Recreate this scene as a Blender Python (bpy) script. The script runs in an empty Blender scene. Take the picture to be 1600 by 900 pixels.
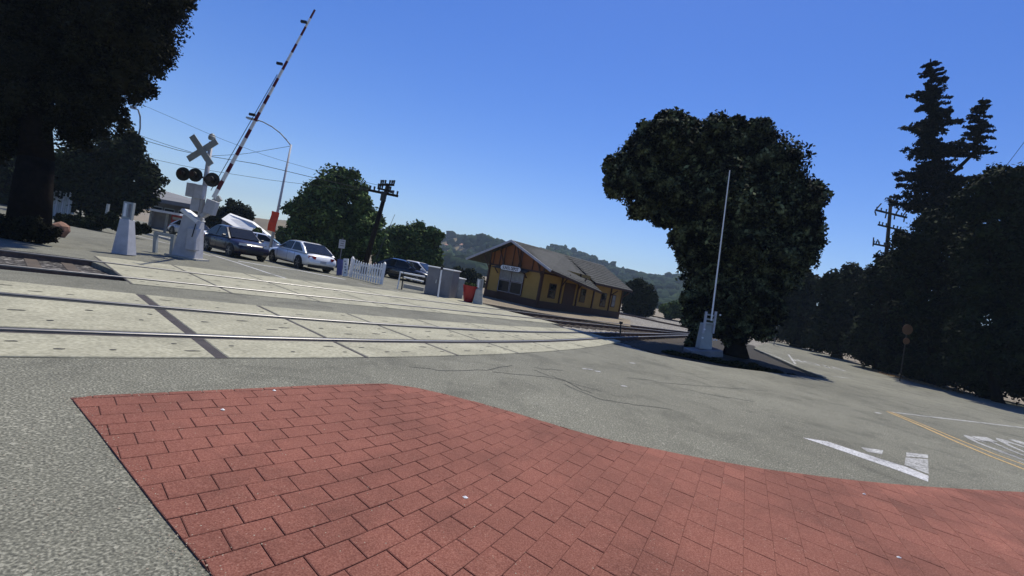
import bpy, bmesh, math, random
import numpy as np
from mathutils import Vector, Matrix
from mathutils.geometry import tessellate_polygon

S = bpy.context.scene
C = S.collection
R = math.radians

# ------------------------------------------------------------------ camera
F = 754.0; ROLL = R(10.65); PITCH = -0.020; H = 1.6
def ray(px, py):
    tx, ty = (px - 800) / F, (450 - py) / F
    c, s = math.cos(ROLL), math.sin(ROLL)
    X = tx * c - ty * s; Z = tx * s + ty * c; Y = 1.0
    c, s = math.cos(PITCH), math.sin(PITCH)
    return Vector((X, Y * c - Z * s, Y * s + Z * c))
cam = bpy.data.cameras.new('camera')
cam.sensor_width = 36; cam.lens = F / 1600 * 36
cam.clip_start = 0.05; cam.clip_end = 6000
co = bpy.data.objects.new('camera', cam); C.objects.link(co)
fw = ray(800, 450); rt = ray(801, 450) - fw; up = ray(800, 449) - fw
rt.normalize(); up.normalize(); fwn = fw.normalized()
M = Matrix((rt, up, -fwn)).transposed().to_4x4()
M.translation = Vector((0, 0, H))
co.matrix_world = M
S.camera = co

# ------------------------------------------------------------------ light
SUN_EL, SUN_AZ = R(64), R(14)
w = bpy.data.worlds.new('World'); S.world = w; w.use_nodes = True
wn = w.node_tree; bg = wn.nodes['Background']
sky = wn.nodes.new('ShaderNodeTexSky'); sky.sky_type = 'NISHITA'; sky.sun_disc = False
sky.sun_elevation = SUN_EL; sky.sun_rotation = SUN_AZ
sky.air_density = 1.0; sky.dust_density = 0.25; sky.ozone_density = 4.0; sky.altitude = 300
hs = wn.nodes.new('ShaderNodeHueSaturation'); hs.inputs['Saturation'].default_value = 1.32
hs.inputs['Value'].default_value = 1.0; hs.inputs['Hue'].default_value = 0.518
wn.links.new(sky.outputs[0], hs.inputs['Color']); wn.links.new(hs.outputs[0], bg.inputs[0])
bg.inputs[1].default_value = 0.126
sl = bpy.data.lights.new('sun', 'SUN'); sl.energy = 5.0; sl.angle = R(0.53); sl.color = (1, 0.945, 0.80)
so = bpy.data.objects.new('sun', sl); C.objects.link(so)
sv = Vector((math.sin(SUN_AZ) * math.cos(SUN_EL), math.cos(SUN_AZ) * math.cos(SUN_EL), math.sin(SUN_EL)))
so.rotation_euler = sv.to_track_quat('Z', 'Y').to_euler(); so.location = (0, 0, 60)
S.view_settings.view_transform = 'Standard'; S.view_settings.look = 'None'
S.view_settings.exposure = 0.15; S.view_settings.gamma = 1.0

# ------------------------------------------------------------------ pixel helpers
def G(px, py, z=0.0):
    r = ray(px, py); k = (z - H) / r.z
    return Vector((r.x * k, r.y * k, z))
def P(px, py, Y):
    r = ray(px, py); k = Y / r.y
    return Vector((r.x * k, Y, H + r.z * k))
def Zat(b, px, py):
    return P(px, py, b.y).z
TH = R(47.67)
EA = Vector((math.cos(TH), math.sin(TH), 0)); EN = Vector((-math.sin(TH), math.cos(TH), 0))
def AN(a, n, z=0.0): return EA * a + EN * n + Vector((0, 0, z))
def an(p): return p.dot(EA), p.dot(EN)

# ------------------------------------------------------------------ materials
def nd(m, t, **k):
    n = m.node_tree.nodes.new(t)
    for a, b in k.items(): setattr(n, a, b)
    return n
def mat(name, col, rough=0.7, var=0.25, scale=3.0, bump=0.0, bscale=40.0, metal=0.0, col2=None, spec=0.4, detail=6.0, coat=0.0):
    m = bpy.data.materials.new(name); m.use_nodes = True
    N = m.node_tree.nodes; L = m.node_tree.links; b = N['Principled BSDF']
    b.inputs['Roughness'].default_value = rough; b.inputs['Metallic'].default_value = metal
    b.inputs['Specular IOR Level'].default_value = spec
    if coat: b.inputs['Coat Weight'].default_value = coat
    tc = nd(m, 'ShaderNodeTexCoord'); 
    no = nd(m, 'ShaderNodeTexNoise'); no.inputs['Scale'].default_value = scale; no.inputs['Detail'].default_value = detail
    no.inputs['Roughness'].default_value = 0.65
    L.new(tc.outputs['Object'], no.inputs['Vector'])
    cr = nd(m, 'ShaderNodeValToRGB'); cr.color_ramp.elements[0].position = 0.3; cr.color_ramp.elements[1].position = 0.7
    c1 = [max(0, c * (1 - var)) for c in col]; c2 = col2 or [min(1, c * (1 + var)) for c in col]
    cr.color_ramp.elements[0].color = (*c1, 1); cr.color_ramp.elements[1].color = (*c2, 1)
    L.new(no.outputs['Fac'], cr.inputs['Fac']); L.new(cr.outputs[0], b.inputs['Base Color'])
    if bump:
        n2 = nd(m, 'ShaderNodeTexNoise'); n2.inputs['Scale'].default_value = bscale; n2.inputs['Detail'].default_value = 4
        L.new(tc.outputs['Object'], n2.inputs['Vector'])
        bp = nd(m, 'ShaderNodeBump'); bp.inputs['Strength'].default_value = bump; bp.inputs['Distance'].default_value = 0.02
        L.new(n2.outputs['Fac'], bp.inputs['Height']); L.new(bp.outputs[0], b.inputs['Normal'])
    return m
def speckle(name, base, lite, dark, fine=55.0, patch=0.35, bump=0.5, rough=0.9, stain=0.5, fmix=1.0, blot=0.0):
    """aggregate surface: fine stones, mid-size mottling, broad patches"""
    m = bpy.data.materials.new(name); m.use_nodes = True
    N = m.node_tree.nodes; L = m.node_tree.links; b = N['Principled BSDF']
    b.inputs['Roughness'].default_value = rough; b.inputs['Specular IOR Level'].default_value = 0.3
    tc = nd(m, 'ShaderNodeTexCoord')
    n1 = nd(m, 'ShaderNodeTexNoise'); n1.inputs['Scale'].default_value = fine; n1.inputs['Detail'].default_value = 3
    n2 = nd(m, 'ShaderNodeTexNoise'); n2.inputs['Scale'].default_value = patch; n2.inputs['Detail'].default_value = 8
    n2.inputs['Roughness'].default_value = 0.6
    n3 = nd(m, 'ShaderNodeTexVoronoi'); n3.inputs['Scale'].default_value = fine * 0.8
    for n in (n1, n2, n3): L.new(tc.outputs['Object'], n.inputs['Vector'])
    cr = nd(m, 'ShaderNodeValToRGB'); e = cr.color_ramp.elements
    e[0].position = 0.33; e[0].color = (*dark, 1); e[1].position = 0.70; e[1].color = (*lite, 1)
    x = e.new(0.52); x.color = (*base, 1)
    L.new(n1.outputs['Fac'], cr.inputs['Fac'])
    # random bright stones
    sp = nd(m, 'ShaderNodeValToRGB'); sp.color_ramp.elements[0].position = 0.80; sp.color_ramp.elements[1].position = 0.92
    L.new(n3.outputs['Color'], sp.inputs['Fac'])
    mx0 = nd(m, 'ShaderNodeMix', data_type='RGBA'); mx0.inputs[7].default_value = (*[min(1, c * 1.25) for c in lite], 1)
    L.new(cr.outputs[0], mx0.inputs[6])
    mm = nd(m, 'ShaderNodeMath', operation='MULTIPLY'); mm.inputs[1].default_value = 0.55 * fmix
    L.new(sp.outputs[0], mm.inputs[0]); L.new(mm.outputs[0], mx0.inputs[0])
    # patches
    pr = nd(m, 'ShaderNodeMapRange'); pr.inputs['From Min'].default_value = 0.3; pr.inputs['From Max'].default_value = 0.7
    pr.inputs['To Min'].default_value = 1 - stain * 0.5; pr.inputs['To Max'].default_value = 1 + stain * 0.3
    L.new(n2.outputs['Fac'], pr.inputs['Value'])
    mx = nd(m, 'ShaderNodeMix', data_type='RGBA', blend_type='MULTIPLY'); mx.inputs[0].default_value = 1
    L.new(mx0.outputs[2], mx.inputs[6]); L.new(pr.outputs[0], mx.inputs[7]); fin = mx.outputs[2]
    if blot:
        n4 = nd(m, 'ShaderNodeTexNoise'); n4.inputs['Scale'].default_value = 1.1; n4.inputs['Detail'].default_value = 10; n4.inputs['Roughness'].default_value = .7
        n4.inputs['Distortion'].default_value = .6
        L.new(tc.outputs['Object'], n4.inputs['Vector']); p4 = nd(m, 'ShaderNodeMapRange')
        p4.inputs['From Min'].default_value = .49; p4.inputs['From Max'].default_value = .66; p4.inputs['To Min'].default_value = 1; p4.inputs['To Max'].default_value = 1 - blot
        L.new(n4.outputs['Fac'], p4.inputs['Value']); m4 = nd(m, 'ShaderNodeMix', data_type='RGBA', blend_type='MULTIPLY'); m4.inputs[0].default_value = 1
        L.new(fin, m4.inputs[6]); L.new(p4.outputs[0], m4.inputs[7]); fin = m4.outputs[2]
    L.new(fin, b.inputs['Base Color'])
    bp = nd(m, 'ShaderNodeBump'); bp.inputs['Strength'].default_value = bump; bp.inputs['Distance'].default_value = 0.008
    L.new(n1.outputs['Fac'], bp.inputs['Height']); L.new(bp.outputs[0], b.inputs['Normal'])
    return m
def brickmat():
    m = speckle('stamped_red_brick', (0.205, 0.076, 0.055), (0.275, 0.118, 0.085), (0.145, 0.045, 0.030), fine=110, patch=0.7, bump=0.35, stain=0.5, fmix=0.5, blot=.25)
    N = m.node_tree.nodes; L = m.node_tree.links; b = N['Principled BSDF']
    src = b.inputs['Base Color'].links[0].from_socket
    oi = nd(m, 'ShaderNodeNewGeometry'); mr = nd(m, 'ShaderNodeMapRange'); mr.inputs['To Min'].default_value = 0.88; mr.inputs['To Max'].default_value = 1.12
    L.new(oi.outputs['Random Per Island'], mr.inputs['Value'])
    mx = nd(m, 'ShaderNodeMix', data_type='RGBA', blend_type='MULTIPLY'); mx.inputs[0].default_value = 1
    L.new(src, mx.inputs[6]); L.new(mr.outputs[0], mx.inputs[7]); 
    # scattered pale grit
    tc = nd(m, 'ShaderNodeTexCoord'); v = nd(m, 'ShaderNodeTexVoronoi'); v.inputs['Scale'].default_value = 30
    L.new(tc.outputs['Object'], v.inputs['Vector'])
    lt = nd(m, 'ShaderNodeMath', operation='LESS_THAN'); lt.inputs[1].default_value = 0.13
    L.new(v.outputs['Distance'], lt.inputs[0])
    n = nd(m, 'ShaderNodeTexNoise'); n.inputs['Scale'].default_value = 1.3; n.inputs['Detail'].default_value = 5
    L.new(tc.outputs['Object'], n.inputs['Vector'])
    gt = nd(m, 'ShaderNodeMapRange'); gt.inputs['From Min'].default_value = 0.45; gt.inputs['From Max'].default_value = 0.65
    gt.inputs['To Max'].default_value = 0.6
    L.new(n.outputs['Fac'], gt.inputs['Value'])
    mu = nd(m, 'ShaderNodeMath', operation='MULTIPLY'); L.new(lt.outputs[0], mu.inputs[0]); L.new(gt.outputs[0], mu.inputs[1])
    m2 = nd(m, 'ShaderNodeMix', data_type='RGBA'); m2.inputs[7].default_value = (0.42, 0.28, 0.22, 1)
    L.new(mu.outputs[0], m2.inputs[0]); L.new(mx.outputs[2], m2.inputs[6]); L.new(m2.outputs[2], b.inputs['Base Color'])
    return m
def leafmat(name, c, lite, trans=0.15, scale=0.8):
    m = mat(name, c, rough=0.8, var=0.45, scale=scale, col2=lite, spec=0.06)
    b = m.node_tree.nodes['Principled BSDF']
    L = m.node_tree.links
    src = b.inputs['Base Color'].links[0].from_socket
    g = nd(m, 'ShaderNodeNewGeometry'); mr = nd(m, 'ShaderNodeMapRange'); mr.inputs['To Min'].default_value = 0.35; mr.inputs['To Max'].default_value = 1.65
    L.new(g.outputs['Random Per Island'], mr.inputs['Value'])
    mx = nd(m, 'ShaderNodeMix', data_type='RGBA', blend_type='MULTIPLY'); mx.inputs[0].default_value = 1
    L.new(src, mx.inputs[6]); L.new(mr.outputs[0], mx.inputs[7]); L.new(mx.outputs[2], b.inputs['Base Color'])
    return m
ASPH = speckle('asphalt', (0.150, 0.148, 0.118), (0.31, 0.30, 0.245), (0.065, 0.065, 0.054), fine=62, patch=0.22, bump=0.5, stain=0.55, blot=.32)
CONC = speckle('concrete_panel', (0.325, 0.312, 0.235), (0.39, 0.375, 0.29), (0.25, 0.24, 0.18), fine=22, patch=0.9, bump=0.15, stain=0.45, fmix=0.3, blot=.12)
CONC2 = mat('weathered_concrete', (0.36, 0.35, 0.32), 0.85, 0.2, 6, 0.3, 50)
BRICK = brickmat()
JOINT = mat('joint_grit', (0.10, 0.045, 0.034), 0.95, 0.35, 12)
BALLD = speckle('shade_painted_ballast', (0.035, 0.03, 0.028), (0.30, 0.28, 0.26), (0.008, 0.007, 0.007), fine=11, patch=0.8, bump=1.0, stain=0.8)  # gravel colour darkened to carry the giant left tree's shade over the trench
SLOT = mat('dark_rubber', (0.02, 0.02, 0.02), 0.8, 0.3, 10)
RUBBER = mat('flangeway_rubber', (0.04, 0.034, 0.037), 0.85, 0.5, 5, 0.5, 60)
STEEL = mat('rail_steel', (0.22, 0.215, 0.22), 0.45, 0.1, 8, metal=0.9)
RUST = mat('rusty_rail', (0.10, 0.06, 0.045), 0.75, 0.4, 8)
BALL = speckle('ballast', (0.17, 0.155, 0.135), (0.42, 0.40, 0.36), (0.035, 0.03, 0.028), fine=11, patch=0.5, bump=1.0, stain=0.6)
DIRT = speckle('dry_dirt', (0.20, 0.165, 0.12), (0.32, 0.27, 0.19), (0.10, 0.08, 0.055), fine=14, patch=0.15, bump=0.8, stain=0.6)
TIE = mat('timber_sleeper', (0.075, 0.058, 0.045), 0.9, 0.4, 5, 0.4, 30)
WHITE = mat('white_paint', (0.74, 0.74, 0.74), 0.55, 0.08, 4)
WGREY = mat('pale_grey_paint', (0.40, 0.40, 0.43), 0.5, 0.14, 4)
DGREY = mat('grey_cabinet_paint', (0.17, 0.165, 0.175), 0.55, 0.2, 2.5, 0.1, 20)
LGREY = mat('light_grey_paint', (0.30, 0.32, 0.32), 0.5, 0.15, 3)
ALU = mat('aluminium', (0.55, 0.56, 0.58), 0.35, 0.08, 5, metal=0.8)
BLACK = mat('black_paint', (0.012, 0.012, 0.013), 0.45, 0.2, 5)
ROADW = speckle('worn_road_paint', (0.48, 0.48, 0.50), (0.62, 0.62, 0.64), (0.20, 0.20, 0.20), fine=38, patch=1.5, bump=0.2, stain=0.5, fmix=0.2, blot=.6)
ROADWW = speckle('faded_road_paint', (0.36, 0.36, 0.36), (0.52, 0.52, 0.52), (0.15, 0.15, 0.14), fine=26, patch=1.5, bump=0.2, stain=0.5, fmix=0.2, blot=.6)
ROADY = speckle('yellow_road_paint', (0.50, 0.33, 0.13), (0.60, 0.42, 0.18), (0.25, 0.19, 0.10), fine=30, patch=1.5, bump=0.2, stain=0.35, fmix=0.2)
RED = mat('red_glaze', (0.28, 0.010, 0.012), 0.4, 0.15, 4)
REDSTR = mat('red_stripe', (0.11, 0.012, 0.025), 0.5, 0.2, 4)
ORANGE = mat('orange_red_fabric', (0.62, 0.05, 0.012), 0.7, 0.12, 3)
WOOD = mat('dark_pole_wood', (0.016, 0.012, 0.010), 0.9, 0.4, 6, 0.4, 30, spec=0.05)
BARK = mat('bark', (0.009, 0.007, 0.006), 0.95, 0.5, 5, 0.9, 14, spec=0.03)
YWALL = mat('ochre_wall_paint', (0.34, 0.205, 0.048), 0.7, 0.12, 2, 0.1, 40)
OWALL = mat('orange_gable_paint', (0.22, 0.07, 0.015), 0.7, 0.12, 3, 0.1, 40)
BTRIM = mat('brown_trim', (0.055, 0.02, 0.012), 0.6, 0.25, 5)
SHING = speckle('roof_shingle', (0.055, 0.055, 0.056), (0.09, 0.09, 0.088), (0.028, 0.035, 0.035), fine=9, patch=0.5, bump=0.5, stain=0.5, fmix=0.3)
GLASS = mat('window_glass', (0.010, 0.012, 0.015), 0.03, 0.3, 2, spec=0.25)
BLIND = mat('pale_blind_behind_glass', (0.17, 0.17, 0.18), 0.25, 0.25, 4, spec=0.8)
TYRE = mat('tyre_rubber', (0.018, 0.018, 0.018), 0.8, 0.2, 10)
RIM = mat('alloy_rim', (0.22, 0.22, 0.23), 0.35, 0.1, 5, metal=0.7)
CARW = mat('pearl_white_car_paint', (0.74, 0.75, 0.77), 0.28, 0.02, 1, coat=1.0)
CARD = mat('dark_plum_car_paint', (0.013, 0.009, 0.022), 0.3, 0.05, 1, coat=0.35, spec=0.35)
CARB = mat('black_car_paint', (0.012, 0.013, 0.016), 0.25, 0.05, 1, coat=1.0)
TAIL = mat('red_tail_lamp', (0.35, 0.01, 0.01), 0.2, 0.1, 3)
HEAD = mat('clear_head_lamp', (0.55, 0.58, 0.6), 0.1, 0.1, 3)
LENS = mat('dark_red_lens', (0.03, 0.008, 0.008), 0.3, 0.2, 4)
BLUE = mat('blue_print', (0.06, 0.07, 0.22), 0.5, 0.2, 4)
TANW = mat('tan_house_wall', (0.42, 0.33, 0.26), 0.8, 0.15, 0.3)
TILE = mat('terracotta_roof', (0.30, 0.13, 0.08), 0.8, 0.2, 0.3)
CREAM = mat('cream_house_wall', (0.6, 0.57, 0.5), 0.8, 0.1, 0.3)
GWALL = mat('grey_building_wall', (0.13, 0.13, 0.135), 0.8, 0.2, 1)
GROOF = mat('grey_flat_roof', (0.16, 0.16, 0.165), 0.8, 0.2, 1)
AMBER = mat('amber_reflector', (0.085, 0.030, 0.003), 0.4, 0.2, 4)
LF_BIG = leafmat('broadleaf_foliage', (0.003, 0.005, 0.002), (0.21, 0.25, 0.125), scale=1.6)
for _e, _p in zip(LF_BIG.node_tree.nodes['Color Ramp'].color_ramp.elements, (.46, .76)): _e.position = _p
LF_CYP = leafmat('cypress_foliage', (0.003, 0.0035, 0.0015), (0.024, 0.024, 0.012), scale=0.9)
LF_MID = leafmat('maple_foliage', (0.008, 0.016, 0.004), (0.12, 0.18, 0.055), scale=1.4)
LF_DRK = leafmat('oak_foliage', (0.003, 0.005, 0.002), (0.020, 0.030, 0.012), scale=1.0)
LF_FIR = leafmat('fir_needles', (0.004, 0.006, 0.006), (0.010, 0.014, 0.012), scale=0.8)
LF_HILL = leafmat('hill_oak_foliage', (0.012, 0.022, 0.011), (0.030, 0.045, 0.022), scale=0.01)
LF_HILL.node_tree.nodes['Principled BSDF'].inputs['Specular IOR Level'].default_value = 0.0; LF_HILL.node_tree.nodes['Principled BSDF'].inputs['Roughness'].default_value = 1.0
LITTER = leafmat('fallen_leaves', (0.20, 0.10, 0.04), (0.42, 0.27, 0.12), scale=2)
HILLG = mat('dry_hill_grass', (0.17, 0.135, 0.085), 0.95, 0.25, 0.02, spec=0.0)

# ------------------------------------------------------------------ object helpers
def finish(o, label=None, cat=None, group=None, kind=None, parent=None):
    if label: o['label'] = label
    if cat: o['category'] = cat
    if group: o['group'] = group
    if kind: o['kind'] = kind
    if parent is not None: o.parent = parent
    return o
def from_me(name, me, m, parent=None, smooth=False, **k):
    if m is not None:
        for x in (m if isinstance(m, (list, tuple)) else [m]): me.materials.append(x)
    if smooth:
        me.polygons.foreach_set('use_smooth', [True] * len(me.polygons))
    o = bpy.data.objects.new(name, me); C.objects.link(o)
    return finish(o, parent=parent, **k)
def obj(name, bm, m, parent=None, smooth=False, **k):
    bmesh.ops.recalc_face_normals(bm, faces=bm.faces)
    me = bpy.data.meshes.new(name); bm.to_mesh(me); bm.free()
    return from_me(name, me, m, parent, smooth, **k)
def thing(name, label, cat, group=None):
    o = bpy.data.objects.new(name, None); C.objects.link(o); o.empty_display_size = 0.2
    return finish(o, label, cat, group)
def orig(root, p):
    root.location = p
    bpy.context.view_layer.update()
def frame(d, hint=Vector((0, 0, 1))):
    d = d.normalized()
    if abs(d.dot(hint.normalized())) > 0.98: hint = Vector((0, 1, 0))
    x = hint.cross(d).normalized(); return x, d.cross(x).normalized(), d
def tube(bm, p1, p2, r1, r2=None, n=8):
    r2 = r1 if r2 is None else r2
    x, y, d = frame(p2 - p1); a = []; b = []
    for i in range(n):
        t = 2 * math.pi * i / n; v = x * math.cos(t) + y * math.sin(t)
        a.append(bm.verts.new(p1 + v * r1)); b.append(bm.verts.new(p2 + v * r2))
    for i in range(n): bm.faces.new((a[i], a[(i + 1) % n], b[(i + 1) % n], b[i]))
    bm.faces.new(a[::-1]); bm.faces.new(b)
    return bm
def path(bm, pts, r, n=6):
    for i in range(len(pts) - 1):
        ra, rb = (r, r) if not isinstance(r, (list, tuple)) else (r[i], r[i + 1])
        tube(bm, pts[i], pts[i + 1], ra, rb, n)
    return bm
def prism(bm, p1, p2, w1, d1, w2=None, d2=None, xdir=Vector((1, 0, 0))):
    """rectangular post from p1 to p2; width along xdir, depth across it"""
    w2 = w1 if w2 is None else w2; d2 = d1 if d2 is None else d2
    d = (p2 - p1).normalized(); x = (xdir - d * xdir.dot(d)).normalized(); y = d.cross(x)
    a = [bm.verts.new(p1 + x * sx * w1 / 2 + y * sy * d1 / 2) for sx, sy in ((-1, -1), (1, -1), (1, 1), (-1, 1))]
    b = [bm.verts.new(p2 + x * sx * w2 / 2 + y * sy * d2 / 2) for sx, sy in ((-1, -1), (1, -1), (1, 1), (-1, 1))]
    for i in range(4): bm.faces.new((a[i], a[(i + 1) % 4], b[(i + 1) % 4], b[i]))
    bm.faces.new(a[::-1]); bm.faces.new(b)
    return bm
def bevel(bm, w, seg=2):
    bmesh.ops.bevel(bm, geom=list(bm.edges), offset=w, segments=seg, affect='EDGES', profile=0.5)
    return bm
def box(bm, c, sx, sy, sz, ax=Vector((1, 0, 0))):
    """box with bottom centre c, sx along ax"""
    return prism(bm, c, c + Vector((0, 0, sz)), sx, sy, xdir=ax)
def disc(bm, c, nrm, r, t, n=16):
    return tube(bm, c - nrm.normalized() * t / 2, c + nrm.normalized() * t / 2, r, r, n)
def poly(bm, pts, thick=0.0):
    """flat polygon (world points), optional thickness downwards"""
    vs = [bm.verts.new(p) for p in pts]
    tri = tessellate_polygon([pts])
    for t in tri:
        try: bm.faces.new([vs[i] for i in t])
        except ValueError: pass
    if thick:
        lo = [bm.verts.new(p - Vector((0, 0, thick))) for p in pts]
        n = len(pts)
        for i in range(n):
            j = (i + 1) % n; bm.faces.new((vs[i], vs[j], lo[j], lo[i]))
    for f in bm.faces:
        f.normal_update()
        if abs(f.normal.z) > 0.5 and f.normal.z < 0: f.normal_flip()
    return bm
def sheet(name, pts, m, thick=0.0, parent=None, **k):
    bm = bmesh.new(); poly(bm, pts, thick)
    me = bpy.data.meshes.new(name); bm.to_mesh(me); bm.free()
    return from_me(name, me, m, parent, **k)
def slab3(bm, pts, off):
    """planar polygon pts thickened by vector off"""
    a = [bm.verts.new(p) for p in pts]; b = [bm.verts.new(p + off) for p in pts]
    n = len(pts); bm.faces.new(a); bm.faces.new(b[::-1])
    for i in range(n): bm.faces.new((a[i], b[i], b[(i + 1) % n], a[(i + 1) % n]))
    return bm

# ------------------------------------------------------------------ ground
def ZP(p, z): return Vector((p.x, p.y, z))
bm = bmesh.new(); poly(bm, [Vector((-3000, -200, -0.16)), Vector((3000, -200, -0.16)), Vector((3000, 3500, -0.16)), Vector((-3000, 3500, -0.16))])
obj('ground', bm, DIRT, kind='structure')

def curve_n(pxs, deg=2, lin=None):
    q = [an(G(*p)) for p in pxs]
    c = np.polyfit([x[0] for x in q], [x[1] for x in q], deg)
    if lin is None: return lambda a: float(np.polyval(c, a))
    a0_, s_ = lin; n0_ = float(np.polyval(c, a0_))
    def f(a):
        if a < a0_: return float(np.polyval(c, a))
        k = a - a0_; s0 = float(np.polyval(np.polyder(c), a0_)); T_ = 5.0
        u = min(k, T_); return n0_ + s0 * u + (s_ - s0) * u * u / (2 * T_) + s_ * max(0, k - T_)
    return f
R1 = curve_n([(0, 512), (150, 521), (312, 531), (450, 534), (675, 534), (787, 533), (937, 529)], 2, (13.5, .20))
R2 = curve_n([(0, 458), (125, 471), (250, 483), (450, 499), (600, 509), (750, 514), (900, 520)], 2, (13.5, .16))
R3 = curve_n([(20, 412), (100, 425), (187, 435), (312, 449), (450, 462), (600, 475), (750, 488), (862, 501)], 1)
R4 = curve_n([(20, 394), (90, 401), (162, 410), (312, 428), (450, 449), (600, 462), (750, 480)], 1)
E0 = curve_n([(0, 555), (180, 560), (350, 563), (590, 560), (780, 552), (937, 541)])
E3 = curve_n([(0, 438), (62, 445), (234, 463), (500, 488), (700, 502), (860, 513)])
E4 = curve_n([(200, 441), (330, 455), (450, 470), (600, 482), (750, 494)], 1)
E5 = curve_n([(160, 402), (300, 418), (450, 436), (600, 453), (740, 470)], 1)

a_tr = an(G(178, 424))[0]
tl = lambda a: R3(a) - 0.55; th_ = lambda a: R4(a) + 0.55
plat = [G(742, 470), G(750, 473), G(915, 522), G(949, 536), G(1040, 557), G(1130, 573), G(1230, 585), G(1292, 592), G(1240, 571), G(1190, 549), G(1178, 544)]
edge_r = [G(1208, 533.5), G(1232, 537), G(1300, 556), G(1380, 579), G(1450, 598), G(1500, 610), G(1600, 632), G(1700, 652)]
out = [AN(-60, tl(-3)), AN(-6, tl(-6)), AN(a_tr + 0.3, tl(a_tr)), AN(a_tr - 0.3, th_(a_tr)), AN(-6, th_(-6)), AN(-60, th_(-3)),
       Vector((-120, 62, 0)), Vector((-14, 62, 0)), Vector((-4.5, 31.5, 0))] + plat + [G(1190, 538.5)] + edge_r + [Vector((70, 14, 0)), Vector((70, -25, 0)), Vector((-120, -25, 0))]
road = sheet('asphalt_road', out, ASPH, 0.15, kind='structure')
# station platform edge and far lot
sheet('ballast_bed', [G(742, 470, -0.15), G(930, 530, -0.15), G(1300, 640, -0.15), AN(70, 12, -0.15), AN(70, 40, -0.15), AN(18, 24, -0.15)], BALL, kind='structure')
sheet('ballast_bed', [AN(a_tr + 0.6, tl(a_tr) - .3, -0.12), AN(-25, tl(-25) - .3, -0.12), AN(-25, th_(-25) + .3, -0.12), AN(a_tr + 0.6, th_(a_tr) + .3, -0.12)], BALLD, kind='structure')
# verge on the right and under the big tree
bm = bmesh.new()

# ------------------------------------------------------------------ concrete crossing panels
xing = thing('level_crossing', 'pale concrete level crossing panels set flush across the asphalt around the rails', 'level crossing')
A_J1 = [np.mean([an(G(*p))[0] for p in J]) for J in ([(225, 465), (260, 492), (305, 528), (350, 563)], [(412, 481), (456, 500), (525, 531), (589, 559)], [(551, 490), (607, 510), (671, 533), (731, 553)], [(649, 498), (727, 527)])]
sp1 = (A_J1[3] - A_J1[0]) / 3
rng = random.Random(4)
def panel(a0, a1, f0, f1, zt=0.014):
    bm = bmesh.new(); n = 3
    top = [AN(a0 + (a1 - a0) * i / n, f0(a0 + (a1 - a0) * i / n), zt) for i in range(n + 1)] + [AN(a0 + (a1 - a0) * i / n, f1(a0 + (a1 - a0) * i / n), zt) for i in range(n, -1, -1)]
    cen = sum(top, Vector()) / len(top)
    ins = [p + (cen - p).normalized() * 0.012 for p in top]
    vt = [bm.verts.new(p) for p in ins]; vl = [bm.verts.new(p - Vector((0, 0, 0.01))) for p in top]; vb = [bm.verts.new(p - Vector((0, 0, 0.05))) for p in top]
    m = len(top)
    for i in range(n): bm.faces.new((vt[i], vt[i + 1], vt[m - 2 - i], vt[m - 1 - i]))
    for i in range(m):
        j = (i + 1) % m; bm.faces.new((vt[i], vt[j], vl[j], vl[i])); bm.faces.new((vl[i], vl[j], vb[j], vb[i]))
    o = obj('panel', bm, CONC, xing)
    return o
def slots(o, a0, a1, f0, f1, full):
    w = a1 - a0
    sp = [(0.16, 0.5), (0.3, .22), (0.52, 0.68), (0.66, 0.3), (0.8, .42), (0.9, .7)] if full else [(0.12, .6), (0.27, .3), (0.5, .3), (.85, .66), (.92, .3)]
    for u, v in sp:
        if rng.random() < 0.12: continue
        a = a0 + w * (u + rng.uniform(-.02, .02)); n0 = f0(a); n1 = f1(a); nn = n0 + (n1 - n0) * v
        bm = bmesh.new(); l = rng.choice([.07, .11, .2]) ; k = 10; q = .03 if full else .022
        poly(bm, [AN(a + l / 2 * math.cos(t) * rng.uniform(.8, 1.1), nn + q * math.sin(t) * rng.uniform(.7, 1.2), 0.018) for t in [2 * math.pi * i / k for i in range(k)]])
        me = bpy.data.meshes.new('lifting_slot'); bm.to_mesh(me); bm.free()
        from_me('lifting_slot', me, SLOT, o)
near = [A_J1[0] + sp1 * i for i in range(-1, 9)]
for i in range(len(near) - 1):
    a0, a1 = near[i] + (.07 if i == 1 else .035), near[i + 1] - (.07 if i == 0 else .035)
    if near[i + 1] > 16.6: a1 = min(a1, 16.6)
    for f0, f1, full in ((E0, lambda a: R1(a) - .15, 0), (lambda a: R1(a) + .19, lambda a: R2(a) - .19, 1), (lambda a: R2(a) + .15, E3, 0)):
        o = panel(a0, a1, f0, f1)
        if i < 6: slots(o, a0, a1, f0, f1, full)
A_K = [np.mean([an(G(*p))[0] for p in J]) for J in ([(284, 420), (337, 447), (366, 463)], [(397, 430), (453, 456), (497, 474)])]
spk = A_K[1] - A_K[0]
far = [A_K[0] - spk] + [A_K[0] + spk * i for i in range(0, 7)]
far[0] = a_tr
for i in range(len(far) - 1):
    a0, a1 = far[i] + 0.03, far[i + 1] - 0.03
    for f0, f1, full in ((E4, lambda a: R3(a) - .13, 0), (lambda a: R3(a) + .15, lambda a: R4(a) - .15, 1), (lambda a: R4(a) + .13, E5, 0)):
        if f1(a0) - f0(a0) < .05: continue
        o = panel(a0, a1, f0, f1)
        if i < 4: slots(o, a0, a1, f0, f1, full)
bm = bmesh.new()   # bed of grit between the panels
def strip(bm, f0, f1, a0, a1, z, n=12):
    prev = None
    for i in range(n + 1):
        a = a0 + (a1 - a0) * i / n
        cur = (bm.verts.new(AN(a, f0(a), z)), bm.verts.new(AN(a, f1(a), z)))
        if prev: bm.faces.new((prev[0], cur[0], cur[1], prev[1]))
        prev = cur
    return bm
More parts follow.
